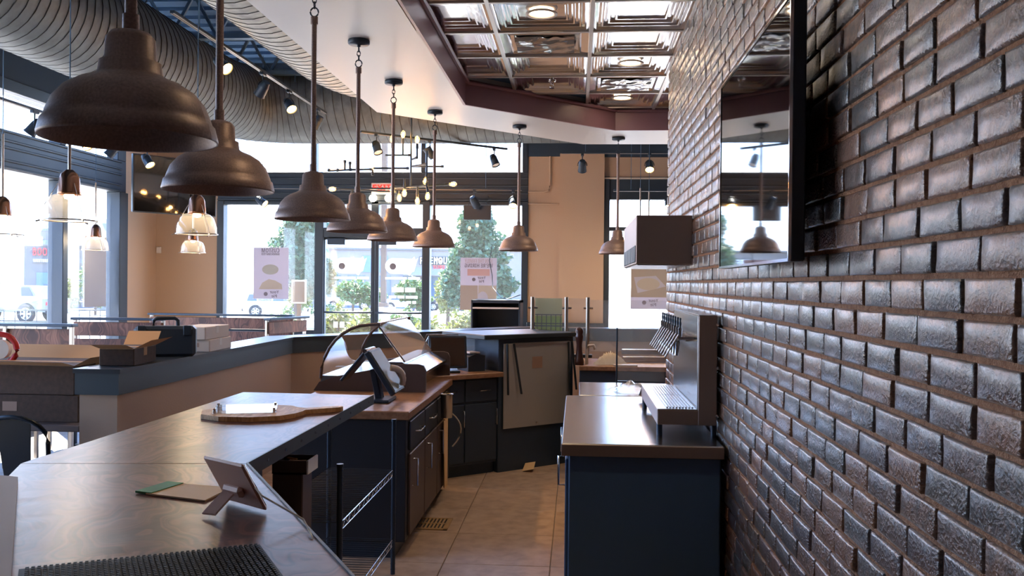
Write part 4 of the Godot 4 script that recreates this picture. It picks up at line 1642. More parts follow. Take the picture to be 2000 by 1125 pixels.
func glass_pendants() -> void:
	var t := thing("glass_pendant", "x", "pendant lamp", Vector3.ZERO, 0.0, "ribbed glass pendants over the dining side")
	var st := S()
	lathe(st, [V2(0.062, 0.16), V2(0.09, 0.15), V2(0.115, 0.125), V2(0.13, 0.09), V2(0.137, 0.05), V2(0.14, 0.012)], 120, Vector3.ZERO, 60, 0.006)
	part(t, "shade", st, M.shade_glass)
	st = S()
	lathe(st, [V2(0.0, 0.3), V2(0.02, 0.3), V2(0.045, 0.275), V2(0.055, 0.25), V2(0.062, 0.17), V2(0.064, 0.155), V2(0.05, 0.155)], 28)
	part(t, "socket_cup", st, M.copper)
	st = S()
	lathe(st, [V2(0.137, 0.012), V2(0.15, 0.012), V2(0.15, 0.004), V2(0.137, 0.004), V2(0.137, 0.012)], 40)
	part(t, "rim", st, M.post_metal)
	for i in 3:
		st = S()
		var a := 0.6 + TAU * i / 3
		tube(st, [V(cos(a) * 0.06, 0.22, sin(a) * 0.06), V(cos(a) * 0.145, 0.06, sin(a) * 0.145), V(cos(a) * 0.155, 0.006, sin(a) * 0.155)], 0.002, 5)
		part(t, "wire", st, M.post_metal)
		st = S()
		cyl(st, V(cos(a) * 0.15, 0.006, sin(a) * 0.15), V(cos(a) * 0.172, 0.0, sin(a) * 0.172), 0.005, 6)
		part(t, "thumb_screw", st, M.post_metal)
	st = S()
	lathe(st, [V2(0.0, 0.128), V2(0.024, 0.134), V2(0.03, 0.15), V2(0.02, 0.17), V2(0.0, 0.175)], 14)
	part(t, "lamp_bulb", st, M.pendant_bulb)
	omni(t, V(0, 0.15, 0), Color(1.0, 0.88, 0.7), 0.12)
	st = S()
	cyl(st, V(0, 0.3, 0), V(0, 0.78, 0), 0.009, 10)
	part(t, "stem", st, M.post_metal)
	st = S()
	cyl(st, V(0, 0.78, 0), V(0, 2.67, 0), 0.0035, 6)
	part(t, "cord", st, M.joist_paint)
	var spots := [[-2.92, -4.87, "glass pendant above the near end of the low wall"], [-2.77, -6.24, "glass pendant above the black case on the ledge"], [-4.66, -10.39, "small far glass pendant in front of the tan corner"], [-5.5, -9.7, "far glass pendant in front of the grey window sheet"], [-4.4, -6.45, "glass pendant cut off by the picture edge"], [0.715, -10.2, "glass pendant on the nearer copper stem behind the warmer box"], [0.846, -10.6, "glass pendant on the farther copper stem behind the warmer box"]]
	for i in spots.size():
		var o: Node3D = t
		if i > 0:
			o = t.duplicate()
			o.name = numbered("glass_pendant")
			add_child(o)
		o.position = V(spots[i][0], 1.93, spots[i][1])
		if i == 4:
			var short_cord := S()
			cyl(short_cord, V(0, 0.78, 0), V(0, 1.42, 0), 0.0035, 6)
			short_cord.generate_normals()
			(o.get_node("cord") as MeshInstance3D).mesh = short_cord.commit()
		o.set_meta("label", spots[i][2])

func track_head(at: Vector3, aim: Vector3, lit: bool, label: String, drop := 0.1) -> void:
	var t := thing("track_head", label, "track light", at, 0.0, "black track lights")
	var st := S()
	b2(st, V(-0.018, -0.03, -0.045), V(0.018, 0.0, 0.045), 0.004)
	cyl(st, V(0, -0.03, 0), V(0, -drop + 0.02, 0), 0.007, 8)
	part(t, "adapter", st, M.black_metal)
	var d := aim.normalized()
	var c := V(0, -drop - 0.05, 0)
	var side := d.cross(Vector3.UP).normalized()
	if side.length() < 0.1:
		side = Vector3.RIGHT
	st = S()
	var pts := []
	for i in 9:
		var a := PI * i / 8
		pts.append(c + side * cos(a) * 0.058 + V(0, sin(a) * 0.07, 0))
	tube(st, pts, 0.006, 6)
	part(t, "yoke", st, M.black_metal)
	st = S()
	var b := c - d * 0.075
	cyl(st, b, b + d * 0.05, 0.034, 20, 0.046)
	cyl(st, b + d * 0.05, b + d * 0.15, 0.046, 20, 0.052, false)
	cyl(st, b + d * 0.138, b + d * 0.152, 0.055, 20, 0.055, false)
	part(t, "can", st, M.black_metal)
	st = S()
	cyl(st, b + d * 0.125, b + d * 0.14, 0.048, 20)
	part(t, "lens", st, M.warm_lamp if lit else M.lens_grey)
	if lit:
		var l := SpotLight3D.new()
		l.name = "lamp"
		l.light_color = Color(1.0, 0.74, 0.44)
		l.light_energy = 0.9
		l.spot_range = 25.0
		l.spot_angle = 38.0
		l.light_size = 0.04
		l.shadow_enabled = true
		t.add_child(l)
		l.position = b + d * 0.16
		l.basis = Basis.looking_at(d, Vector3.UP if absf(d.y) < 0.98 else Vector3.RIGHT)

func track(a: Vector3, b: Vector3, label: String) -> void:
	var t := thing("light_track", label, "light track", a)
	var st := S()
	bar(st, Vector3.ZERO, b - a, 0.036, 0.022, 0.002)
	part(t, "rail", st, M.black_metal)
	st = S()
	var d := (b - a).normalized()
	var s := d.cross(Vector3.UP).normalized() * 0.011
	bar(st, s + V(0, -0.012, 0), b - a + s + V(0, -0.012, 0), 0.006, 0.004)
	bar(st, -s + V(0, -0.012, 0), b - a - s + V(0, -0.012, 0), 0.006, 0.004)
	part(t, "conductor", st, M.post_metal)
	for f in [0.12, 0.88]:
		st = S()
		var p: Vector3 = (b - a) * f
		var top := DECK
		if a.z + p.z < -10.3 and a.x + p.x < 0.3:
			top = 3.4 if a.y > 3.2 else DECK
		cyl(st, p, V(p.x, top - a.y, p.z), 0.004, 6)
		part(t, "hanger", st, M.joist_paint)

func tracks() -> void:
	track(V(-2.95, 3.55, -6.2), V(-2.92, 3.55, -10.0), "black track between the two spiral ducts")
	track_head(V(-2.95, 3.54, -7.1), V(0.75, -0.6, 0.3), true, "lit track light tilted up between the ducts, nearest")
	track_head(V(-2.93, 3.54, -8.0), V(-0.5, -0.6, -0.3), false, "unlit track light between the two lit ones under the ducts")
	track_head(V(-2.93, 3.54, -8.75), V(0.55, -0.75, 0.45), true, "lit track light between the ducts, beyond the nearest")
	track_head(V(-2.92, 3.54, -9.7), V(-0.5, -0.7, -0.2), false, "unlit track light at the far end of the duct track")
	track(V(-2.45, 3.3, -9.8), V(-0.9, 3.3, -11.1), "black track slanting in front of the clerestory window")
	track_head(V(-2.3, 3.29, -9.93), V(0.35, -0.85, 0.3), false, "white faced track light at the start of the slanting track")
	track_head(V(-1.76, 3.29, -10.38), V(-0.45, 0.75, 0.2), false, "backward turned track light amid the pipe chandelier")
	track_head(V(-1.05, 3.29, -10.98), V(0.35, -0.85, 0.25), false, "track light alone against the bright clerestory window")
	track(V(-4.8, 3.1, -6.6), V(-4.83, 3.1, -9.8), "black track along the street windows")
	track_head(V(-4.79, 3.09, -7.45), V(-0.5, -0.85, 0.3), false, "dark track light against the bright window edge")
	track_head(V(-4.8, 3.09, -8.25), V(0.7, -0.65, 0.2), true, "lit track light half hidden under the brown pendant")
	track_head(V(-4.81, 3.09, -8.8), V(-0.55, -0.75, 0.2), false, "dark track light between two lit ones along the windows")
	track_head(V(-4.82, 3.09, -9.55), V(0.6, -0.75, 0.2), true, "lit track light in front of the tan corner")
	track(V(-0.2, 3.22, -10.9), V(2.2, 3.22, -10.9), "black track in front of the tan pillar")
	track_head(V(0.05, 3.21, -10.9), V(0.0, -0.7, -0.6), false, "grey backed track light in front of the tan pillar")
	track_head(V(0.87, 3.21, -10.9), V(0.0, -0.75, 0.6), true, "lit track light over the steel warmer box")
	track(V(-4.6, 2.83, -11.3), V(-0.72, 2.81, -11.3), "thin black track across the window header")
	track_head(V(-1.33, 2.8, -11.3), V(0.3, -0.7, -0.6), false, "dark track light above the black hanging panel")
	track_head(V(-0.83, 2.8, -11.3), V(0.0, -0.75, 0.6), true, "lit track light beside the tan wall edge")
	track_head(V(-4.15, 2.8, -11.3), V(0.8, -0.55, 0.2), true, "small lit track light above the window with the custom poster")
	track(V(0.45, 2.8, -11.3), V(2.3, 2.8, -11.3), "thin black track across the window by the brick wall")
	track_head(V(1.15, 2.79, -11.3), V(0.0, -0.75, 0.6), true, "lit track light at the edge of the brick wall")
	# dark panel hung in the window
	var p := thing("menu_board", "black flat board hanging in front of the tree window", "board", V(-1.31, 2.43, -11.47))
	var st := S()
	b2(st, V(-0.18, 0, -0.015), V(0.18, 0.19, 0.015), 0.003)
	part(p, "plate", st, M.black_plastic)
	for x in [-0.12, 0.12]:
		st = S()
		cyl(st, V(x, 0.19, 0), V(x, 0.33, -0.205), 0.003, 6)
		part(p, "wire", st, M.black_metal)

func chandelier() -> void:
	var c := V(-2.02, 2.85, -9.6)
	var t := thing("pipe_chandelier", "black pipe chandelier with many glowing clear filament bulbs", "chandelier", c)
	var k := 0.0057
	var at := func(px: float, py: float, z := 0.0) -> Vector3:
		return V((px - 770.0) * k, (330.0 - py) * k, z)
	var runs := [[802, 23, 0, 802, 368, 0], [839, 300, 0.2, 839, 366, 0.2], [752, 303, 0, 802, 303, 0], [735, 333, 0.2, 805, 333, 0.2], [805, 325, 0, 866, 325, 0], [802, 325, 0, 839, 325, 0.2], [735, 333, 0.2, 735, 345, 0.2],
		[655, 367, -0.1, 770, 372, -0.1], [682, 367, -0.1, 682, 378, -0.1], [802, 366, 0, 870, 357, -0.1], [786, 303, 0, 786, 275, 0], [765, 303, 0, 765, 284, 0], [817, 310, 0.1, 817, 288, 0.1], [802, 312, 0, 817, 310, 0.1], [770, 366, 0, 839, 366, 0.2], [766, 340, 0, 766, 360, 0], [793, 350, 0.1, 793, 366, 0.1], [820, 366, 0.15, 820, 382, 0.15], [839, 366, 0.2, 841, 374, 0.2],
		[655, 340, 0.3, 700, 338, 0.3], [700, 338, 0.3, 735, 335, 0.2], [686, 338, 0.3, 686, 320, 0.3], [696, 338, 0.3, 696, 323, 0.3]]
	for r in runs:
		var st := S()
		var a: Vector3 = at.call(r[0], r[1], r[2])
		var b: Vector3 = at.call(r[3], r[4], r[5])
		cyl(st, a, b, 0.011, 10)
		cyl(st, b - (b - a).normalized() * 0.03, b, 0.016, 10)
		part(t, "pipe", st, M.black_metal)
	var bulbs := [[655, 367, -0.1, -1, 0], [682, 378, -0.1, 0, -1], [765, 284, 0, 0, 1], [786, 275, 0, 0, 1], [817, 288, 0.1, 0, 1], [870, 357, -0.1, 1, 0], [766, 360, 0, 0, -1], [793, 366, 0.1, 0, -1], [820, 382, 0.15, 0, -1], [841, 374, 0.2, 0, -1], [735, 345, 0.2, 0, 1], [655, 340, 0.3, 0.3, 1], [672, 340, 0.3, 0.2, 1], [776, 372, -0.1, 0, -1], [839, 345, 0.2, -0.2, -1]]
	for b in bulbs:
		var p: Vector3 = at.call(b[0], b[1], b[2])
		var d := V(b[3], b[4], 0).normalized()
		var st := S(true)
		var x := d.cross(Vector3.BACK).normalized()
		var bs := Basis(x, d, x.cross(d))
		var g := S()
		lathe(g, [V2(0.012, 0.02), V2(0.02, 0.04), V2(0.028, 0.07), V2(0.026, 0.09), V2(0.014, 0.108), V2(0.0, 0.112)], 14)
		var o := part(t, "bulb", g, M.bulb_glass)
		o.transform = Transform3D(bs, p)
		g = S()
		lathe(g, [V2(0.0, 0.035), V2(0.009, 0.045), V2(0.014, 0.065), V2(0.009, 0.085), V2(0.0, 0.092)], 8)
		part(o, "filament", g, M.bulb)
		g = S()
		cyl(g, V(0, -0.01, 0), V(0, 0.024, 0), 0.015, 12)
		part(o, "socket", g, M.black_metal)
		omni(t, p + d * 0.065, Color(1.0, 0.7, 0.38), 0.04, 0.02)
	# exit sign with two emergency lamps on the door header
	var e := thing("exit_sign", "exit sign with red letters and two lamps over the doors", "sign", V(-2.62, 2.83, BACK + 0.03))
	var st := S()
	b2(st, V(-0.14, -0.05, 0), V(0.14, 0.1, 0.05), 0.006)
	part(e, "housing", st, M.white_plastic)
	lettering(e, "exit_letters", "EXIT", 0.085, M.exit_red, V(0, 0.03, 0.052))
	for x in [-0.11, 0.1]:
		st = S()
		cyl(st, V(x, -0.1, 0.03), V(x, -0.11, 0.08), 0.045, 16, 0.05)
		part(e, "lamp_head", st, M.downlight)

# ---------- the dining side ----------
func pony_wall() -> void:
	var o := V(0, 0, 0)
	var inner := [-2.56, -4.75, -2.56, -7.75, -0.56, -10.05, 2.1, -10.1]
	var outer := [2.1, -10.32, -0.66, -10.27, -2.78, -7.84, -2.78, -4.75]
	var st := S()
	var a := inner.duplicate()
	a.append_array(outer)
	prism(st, poly(a), 0.0, 1.0)
	var w := struct("wall_low", st, M.tan_paint)
	var ci := [-2.535, -4.73, -2.535, -7.74, -0.55, -10.02, 2.1, -10.07]
	var co := [2.1, -10.36, -0.68, -10.3, -2.81, -7.855, -2.81, -4.73]
	a = ci.duplicate()
	a.append_array(co)
	st = S()
	prism(st, poly(a), 1.075, 1.1)
	part(w, "ledge", st, M.ledge)
	a = [-2.545, -4.735, -2.545, -7.744, -0.555, -10.03, 2.1, -10.08, 2.1, -10.34, -0.67, -10.29, -2.8, -7.85, -2.8, -4.735]
	st = S()
	prism(st, poly(a), 0.955, 1.076)
	part(w, "ledge_apron", st, M.ledge_apron)

func carton(label: String, at: Vector3, s: Vector3, turn: float, m: String, open := false) -> Node3D:
	var t := thing("carton", label, "box", at, turn)
	var st := S()
	b2(st, V(-s.x / 2, 0, -s.z / 2), V(s.x / 2, s.y, s.z / 2), 0.004)
	part(t, "body", st, M[m])
	st = S()
	b2(st, V(-s.x / 2 - 0.0005, s.y - 0.05, -0.025), V(s.x / 2 + 0.0005, s.y + 0.001, 0.025))
	part(t, "tape", st, M.carton_inside if m == "cardboard" else M.paper)
	if not open:
		st = S()
		b2(st, V(s.x * 0.08, s.y * 0.4, s.z / 2), V(s.x * 0.16, s.y * 0.75, s.z / 2 + 0.001))
		part(t, "paper_label", st, M.carton_label)
	if open:
		for q in [[V(-s.x / 2, s.y, s.z / 2), V(s.x / 2, s.y, s.z / 2), V(0, 0.03, 0.12)], [V(s.x / 2, s.y, -s.z / 2), V(s.x / 2, s.y, s.z / 2), V(0.1, 0.05, 0)], [V(-s.x / 2, s.y, -s.z / 2), V(s.x / 2, s.y, -s.z / 2), V(0, 0.08, -0.08)]]:
			st = S()
			quad(st, q[0], q[1], q[1] + q[2], q[0] + q[2])
			part(t, "flap", st, M.carton_inside)
	return t

func bench(label: String, at: Vector3, turn: float, length: float, tall := 1.15) -> void:
	var t := thing("slat_bench", label, "bench", at, turn, "slatted wooden booth benches")
	var n := int(ceil(length / 0.9))
	for i in n + 1:
		var x := -length / 2 + length * i / n
		var st := S()
		b2(st, V(x - 0.016, 0, -0.03), V(x + 0.016, tall, 0.0), 0.003)
		b2(st, V(x - 0.016, 0, 0.42), V(x + 0.016, 0.42, 0.45), 0.003)
		b2(st, V(x - 0.016, 0.39, -0.03), V(x + 0.016, 0.42, 0.45), 0.003)
		part(t, "frame_post", st, M.post_metal)
	var st := S()
	b2(st, V(-length / 2 - 0.02, tall, -0.045), V(length / 2 + 0.02, tall + 0.025, 0.05), 0.004)
	part(t, "top_rail", st, M.black_metal)
	for i in 4:
		st = S()
		var y := tall - 0.02 - 0.165 * i
		b2(st, V(-length / 2, y - 0.135, 0.0), V(length / 2, y, 0.022), 0.004)
		part(t, "back_slat", st, M.bench_wood)
	for i in 3:
		st = S()
		b2(st, V(-length / 2, 0.42, 0.03 + 0.145 * i), V(length / 2, 0.445, 0.165 + 0.145 * i), 0.004)
		part(t, "seat_slat", st, M.bench_wood)

func metal_chair(label: String, at: Vector3, turn: float) -> void:
	var t := thing("metal_chair", label, "chair", at, turn, "black metal cafe chairs")
	var st := S()
	prism(st, poly([-0.17, -0.17, 0.17, -0.17, 0.185, 0.17, -0.185, 0.17]), 0.44, 0.455)
	part(t, "seat", st, M.chair_metal)
	for q in [[-0.16, -0.16, -0.22, -0.23], [0.16, -0.16, 0.22, -0.23], [-0.17, 0.15, -0.22, 0.2], [0.17, 0.15, 0.22, 0.2]]:
		st = S()
		bar(st, V(q[0], 0.45, q[1]), V(q[2], 0.0, q[3]), 0.028, 0.018, 0.004)
		part(t, "leg", st, M.chair_metal)
	st = S()
	var pts := []
	for i in 11:
		var a := PI * i / 10
		pts.append(V(-cos(a) * 0.2, 0.72 + sin(a) * 0.12 if i > 0 and i < 10 else 0.7, -0.2 - 0.03 * sin(a)))
	pts.push_front(V(-0.17, 0.44, -0.15))
	pts.append(V(0.17, 0.44, -0.15))
	tube(st, pts, 0.013, 8)
	part(t, "back_hoop", st, M.chair_metal)
	st = S()
	slab(st, poly([-0.075, 0.44, 0.075, 0.44, 0.11, 0.83, -0.11, 0.83]), -0.006, 0.0, Transform3D(Basis(Vector3.RIGHT, -0.12), V(0, 0.0, -0.12)))
	part(t, "back_splat", st, M.chair_metal)

func dining() -> void:
	pony_wall()
	# things on the ledge
	carton("brown open carton on the near end of the dark ledge", V(-2.68, 1.1, -5.1), V(0.2, 0.1, 0.34), 0.1, "cardboard", true)
	var cs := thing("tool_case", "black hard case with a carry handle standing on the ledge", "case", V(-2.7, 1.1, -5.62), 0.35)
	var st := S()
	b2(st, V(-0.19, 0, -0.075), V(0.19, 0.2, 0.075), 0.02)
	part(cs, "shell", st, M.black_plastic)
	st = S()
	tube(st, [V(-0.075, 0.19, 0), V(-0.075, 0.235, 0), V(-0.055, 0.25, 0), V(0.055, 0.25, 0), V(0.075, 0.235, 0), V(0.075, 0.19, 0)], 0.013, 8)
	part(cs, "handle", st, M.black_plastic)
	for x in [-0.14, 0.14]:
		st = S()
		b2(st, V(x - 0.025, 0.14, 0.072), V(x + 0.025, 0.205, 0.088), 0.004)
		part(cs, "latch", st, M.black_metal)
	carton("lower of two pale boxes stacked on the ledge", V(-2.68, 1.1, -6.2), V(0.22, 0.085, 0.44), 0.05, "white_box")
	carton("upper of two pale boxes stacked on the ledge", V(-2.69, 1.186, -6.17), V(0.22, 0.09, 0.42), 0.0, "white_box")
	# table with large cartons and metal chairs around it
	var tb := thing("dining_table", "dark table carrying the large brown cartons", "table", V(-3.5, 0, -5.3))
	st = S()
	b2(st, V(-0.6, 0.71, -0.38), V(0.62, 0.75, 0.38), 0.006)
	part(tb, "tabletop", st, M.cabinet_brown)
	st = S()
	cyl(st, V(0, 0.03, 0), V(0, 0.71, 0), 0.045, 14)
	part(tb, "pedestal", st, M.black_metal)
	st = S()
	lathe(st, [V2(0.0, 0.04), V2(0.06, 0.04), V2(0.25, 0.015), V2(0.26, 0.0), V2(0.0, 0.0)], 24)
	part(tb, "base", st, M.black_metal)
	carton("lower large brown carton with a pale label on the dark table", V(-3.5, 0.75, -5.25), V(1.1, 0.16, 0.5), 0.03, "cardboard")
	carton("upper open brown carton stacked on the dark table", V(-3.52, 0.912, -5.27), V(1.12, 0.175, 0.5), -0.02, "cardboard", true)
	st = S()
	var pts := []
	for i in 17:
		var a := TAU * i / 16
		pts.append(V(cos(a) * 0.1, 0.095 + sin(a) * 0.095, 0))
	tube(st, pts, 0.018, 10)
	var rr := thing("red_reel", "round red reel standing in the open brown carton", "reel", V(-3.62, 1.06, -5.3), 0.1)
	part(rr, "rim", st, M.red_plastic)
	st = S()
	cyl(st, V(0, 0.095, -0.02), V(0, 0.095, 0.02), 0.06, 20)
	part(rr, "hub", st, M.paper)
	metal_chair("black metal cafe chair whose wide back splat faces the bar", V(-3.07, 0, -4.85), 3.05)
	metal_chair("black metal cafe chair at the picture edge by the bar", V(-2.88, 0, -4.12), 2.8)
	metal_chair("black metal cafe chair beyond the carton table", V(-3.3, 0, -6.05), 0.1)
	metal_chair("black metal cafe chair beside the low wall past the cartons", V(-4.2, 0, -5.9), 1.2)
	bench("slat bench with a dark top rail in front of the street window", V(-4.8, 0, -7.1), PI + 0.02, 1.15, 1.2)
	bench("slat bench seen lengthwise behind the black case", V(-4.52, 0, -8.4), 0.05, 0.88, 1.2)
	bench("slat bench along the tan back corner", V(-4.35, 0, -10.5), -0.03, 1.8, 1.17)
	bench("slat bench end frame standing by the custom poster", V(-3.35, 0, -10.0), 1.25, 0.7, 1.16)
	var t2 := thing("dining_table", "dark table between the slatted benches", "table", V(-4.7, 0, -7.75))
	st = S()
	b2(st, V(-0.45, 0.94, -0.25), V(0.6, 0.98, 0.2), 0.006)
	part(t2, "tabletop", st, M.black_metal)
	st = S()
	cyl(st, V(0.1, 0.02, 0), V(0.1, 0.94, 0), 0.04, 12)
	cyl(st, V(0.1, 0.0, 0), V(0.1, 0.025, 0), 0.15, 20)
	part(t2, "pedestal", st, M.black_metal)
	# corner television and a small sensor on the tan wall
	var tv := thing("corner_television", "black television mounted across the tan corner", "television", V(-4.83, 2.39, -10.27), -0.9)
	st = S()
	b2(st, V(-0.52, 0, -0.03), V(0.52, 0.68, 0.02), 0.006)
	part(tv, "housing", st, M.black_plastic)
	st = S()
	b2(st, V(-0.505, 0.015, 0.02), V(0.505, 0.665, 0.023))
	part(tv, "screen", st, M.screen)
	st = S()
	bar(st, V(0, 0.34, -0.03), V(0, 0.34, -1.05), 0.05, 0.08, 0.006)
	part(tv, "arm", st, M.black_metal)
	tv.rotation.y = PI / 2 - 0.68
	st = S()
	b2(st, V(-0.03, 0, 0), V(0.03, 0.09, 0.04), 0.008)
	one("wall_sensor", st, M.white_plastic, "small white sensor box on the tan corner wall", "sensor", V(-5.72, 1.97, BACK))
	# small organiser cabinet by the window
	var og := thing("merchandise_stand", "black stand with pale shelf edges by the window", "stand", V(-0.98, 0, -10.9))
	st = S()
	b2(st, V(-0.3, 0, -0.28), V(-0.28, 1.4, 0.28), 0.004)
	b2(st, V(0.28, 0, -0.28), V(0.3, 1.4, 0.28), 0.004)
	b2(st, V(-0.3, 0, -0.28), V(0.3, 1.38, -0.26), 0.002)
	b2(st, V(-0.3, 1.36, -0.28), V(0.3, 1.4, 0.28), 0.004)
	part(og, "body", st, M.black_plastic)
	for y in [0.6, 1.0, 1.29]:
		st = S()
		b2(st, V(-0.28, y, -0.26), V(0.28, y + 0.02, 0.29), 0.002)
		part(og, "shelf", st, M.white_plastic)
	st = S()
	tube(st, [V(-1.12, 2.09, -11.55), V(-1.13, 2.0, -11.5), V(-1.15, 1.9, -11.5), V(-1.11, 1.7, -11.5), V(-1.1, 1.55, -11.45), V(-0.95, 1.42, -11.0), V(-0.85, 1.41, -10.8), V(-0.7, 1.46, -10.9)], 0.006, 6)
	one("loose_cable", st, M.black_plastic, "thin loose cable dangling before the hiring poster", "cable")
	posters()

func sheet(n: String, label: String, x: float, y: float, z: float, w: float, h: float) -> Node3D:
	var t := thing(n, label, "poster", V(x, y, z))
	var st := S()
	b2(st, V(-w / 2, 0, -0.001), V(w / 2, h, 0.001))
	part(t, "paper", st, M.poster_paper)
	return t

func logo(t: Node3D, x: float, y: float, s: float) -> void:
	var st := S()
	cyl(st, V(x - 0.09 * s, y, 0.001), V(x - 0.09 * s, y, 0.003), 0.035 * s, 12)
	part(t, "printed_emblem", st, M.poster_ink)
	lettering(t, "printed_words", "Your", 0.05 * s, M.poster_ink, V(x + 0.06 * s, y + 0.035 * s, 0.002), 0.0, true)
	lettering(t, "printed_words", "Pie", 0.05 * s, M.poster_ink, V(x + 0.06 * s, y - 0.035 * s, 0.002), 0.0, true)

func patch(t: Node3D, n: String, p: Array, m: String, z := 0.0015) -> void:
	var st := S()
	slab(st, poly(p), z, z + 0.001)
	part(t, n, st, M[m])

func oval(x: float, y: float, rx: float, ry: float) -> Array:
	var out := []
	for i in 24:
		var a := TAU * i / 24
		out.append(x + cos(a) * rx)
		out.append(y + sin(a) * ry)
	return out

func posters() -> void:
	var z := BACK - 0.055
	var a := sheet("window_poster", "custom handcrafted poster seen from behind in the shop window", -4.17, 1.36, z, 0.49, 0.7)
	lettering(a, "printed_words", "CUSTOM", 0.055, M.poster_ink, V(-0.01, 0.66, 0.002), 0.0, true, 0.002, 0.25)
	lettering(a, "printed_words", "HANDCRAFTED", 0.03, M.poster_ink, V(-0.01, 0.61, 0.002), 0.0, true, 0.002, 0.25)
	patch(a, "pizza_print", oval(-0.01, 0.4, 0.115, 0.07), "poster_green")
	patch(a, "sandwich_print", [-0.17, 0.13, 0.16, 0.13, 0.15, 0.2, 0.06, 0.25, -0.03, 0.27, -0.12, 0.22], "poster_sand")
	logo(a, 0.0, 0.065, 0.8)
	var b := sheet("window_poster", "hiring poster seen from behind in the window by the tan wall", -1.32, 1.24, z, 0.49, 0.7)
	lettering(b, "printed_words", "JOIN THE FAMILY", 0.05, M.poster_pale_ink, V(0.0, 0.655, 0.002), 0.0, true, 0.002, 0.38)
	lettering(b, "printed_words", "WE'RE HIRING", 0.05, M.poster_ink, V(0.0, 0.595, 0.002), 0.0, true, 0.002, 0.38)
	patch(b, "pink_banner", [-0.15, 0.46, 0.15, 0.46, 0.15, 0.55, -0.15, 0.55], "poster_pink")
	logo(b, 0.0, 0.41, 0.7)
	patch(b, "photo_print", [-0.245, 0.0, -0.01, 0.0, -0.01, 0.33, -0.245, 0.33], "poster_tan")
	patch(b, "photo_print", [0.0, 0.0, 0.245, 0.0, 0.245, 0.33, 0.0, 0.33], "poster_sand")
	patch(b, "apron_print", oval(0.06, 0.16, 0.07, 0.09), "poster_paper", 0.0028)
	var c := sheet("window_poster", "pizza poster seen from behind in the window past the brick wall", 0.96, 1.28, z, 0.5, 0.72)
	lettering(c, "printed_words", "YOUR", 0.08, M.poster_ink, V(0.0, 0.63, 0.002), 0.0, true, 0.002, 0.28)
	patch(c, "pizza_backdrop", [-0.25, 0.155, 0.25, 0.155, 0.25, 0.55, -0.25, 0.55], "poster_tan")
	patch(c, "wrapper_print", [-0.21, 0.42, -0.16, 0.21, 0.21, 0.3, 0.08, 0.44], "poster_paper", 0.0026)
	patch(c, "pizza_print", oval(-0.02, 0.33, 0.15, 0.08), "poster_sand", 0.0037)
	logo(c, 0.0, 0.085, 0.8)
	var d := thing("window_sheet", "blank grey paper sheet taped inside the street window", "sheet", V(LEFT - 0.05, 1.27, -10.27), PI / 2)
	var st := S()
	b2(st, V(-0.24, 0, -0.001), V(0.24, 0.83, 0.001))
	part(d, "paper", st, M.poster_grey)
	for x in [-0.22, 0.22]:
		st = S()
		b2(st, V(x - 0.02, 0.81, 0.001), V(x + 0.02, 0.85, 0.003))
		part(d, "tape", st, M.paper)
	var e := thing("sign_board", "small brown sign board on a post outside the window", "sign", V(-4.05, 0.0, -12.6))
	st = S()
	b2(st, V(-0.11, 1.28, -0.012), V(0.11, 1.62, 0.012), 0.003)
	part(e, "frame", st, M.white_plastic)
	st = S()
	b2(st, V(-0.09, 1.3, 0.012), V(0.09, 1.6, 0.02), 0.002)
	part(e, "board", st, M.bark)
	st = S()
	b2(st, V(-0.03, 0.0, -0.02), V(0.03, 1.3, 0.0), 0.003)
	part(e, "post", st, M.bark)

# ---------- outdoors ----------
func lot(z: float) -> float:
	return -0.02 if z > -16.5 else maxf(-1.0, -0.02 - 0.0206 * (-16.5 - z))

func leaf_cloud(st: SurfaceTool, c: Vector3, r: Vector3, n: int, size: float, g: RandomNumberGenerator) -> void:
	for i in n:
		var d := V(g.randfn(), g.randfn(), g.randfn()).normalized()
		var f := pow(g.randf(), 0.35)
		var lump := 0.82 + 0.18 * sin(d.x * 7.0 + c.x) * cos(d.y * 6.0 + c.z) + 0.08 * g.randf()
		var p := c + V(d.x * r.x, d.y * r.y, d.z * r.z) * f * lump
		var b := Basis.from_euler(V(g.randf() * TAU, g.randf() * TAU, g.randf() * TAU))
		var s := size * g.randf_range(0.6, 1.2)
		var u := b.x * s
		var v := b.y * s * 0.6
		quad(st, p - u, p - v * 0.9, p + u, p + v * 0.9)

func tree(label: String, at: Vector3, tall: float, clumps: Array, m: String, seed_: int, n := 1500, leaf := 0.16) -> void:
	var t := thing("tree", label, "tree", at)
	var g := RandomNumberGenerator.new()
	g.seed = seed_
	var st := S()
	for c in clumps:
		leaf_cloud(st, c[0], c[1], n, leaf, g)
	var o := part(t, "crown", st, M[m])
	st = S()
	tube(st, [V(0, -0.1, 0), V(0.03, tall * 0.3, 0.02), V(0, tall * 0.62, 0)], 0.09, 10)
	for c in clumps:
		tube(st, [V(0.0, tall * 0.35, 0), c[0] * 0.7 + V(0, tall * 0.1, 0), c[0]], 0.04, 6)
	part(t, "trunk", st, M.bark)

func shrub(label: String, at: Vector3, r: Vector3, m: String, seed_: int, n := 900, leaf := 0.055) -> void:
	var t := thing("hedge_shrub", label, "shrub", at, 0.0, "shrubs along the shop front")
	var g := RandomNumberGenerator.new()
	g.seed = seed_
	var st := S()
	leaf_cloud(st, V(0, r.y, 0), r, n, leaf, g)
	part(t, "foliage", st, M[m])
	st = S()
	for i in 5:
		var a := TAU * i / 5
		tube(st, [V(0, 0, 0), V(cos(a) * r.x * 0.3, r.y * 0.7, sin(a) * r.z * 0.3), V(cos(a) * r.x * 0.6, r.y * 1.3, sin(a) * r.z * 0.6)], 0.012, 5)
	part(t, "stems", st, M.bark)

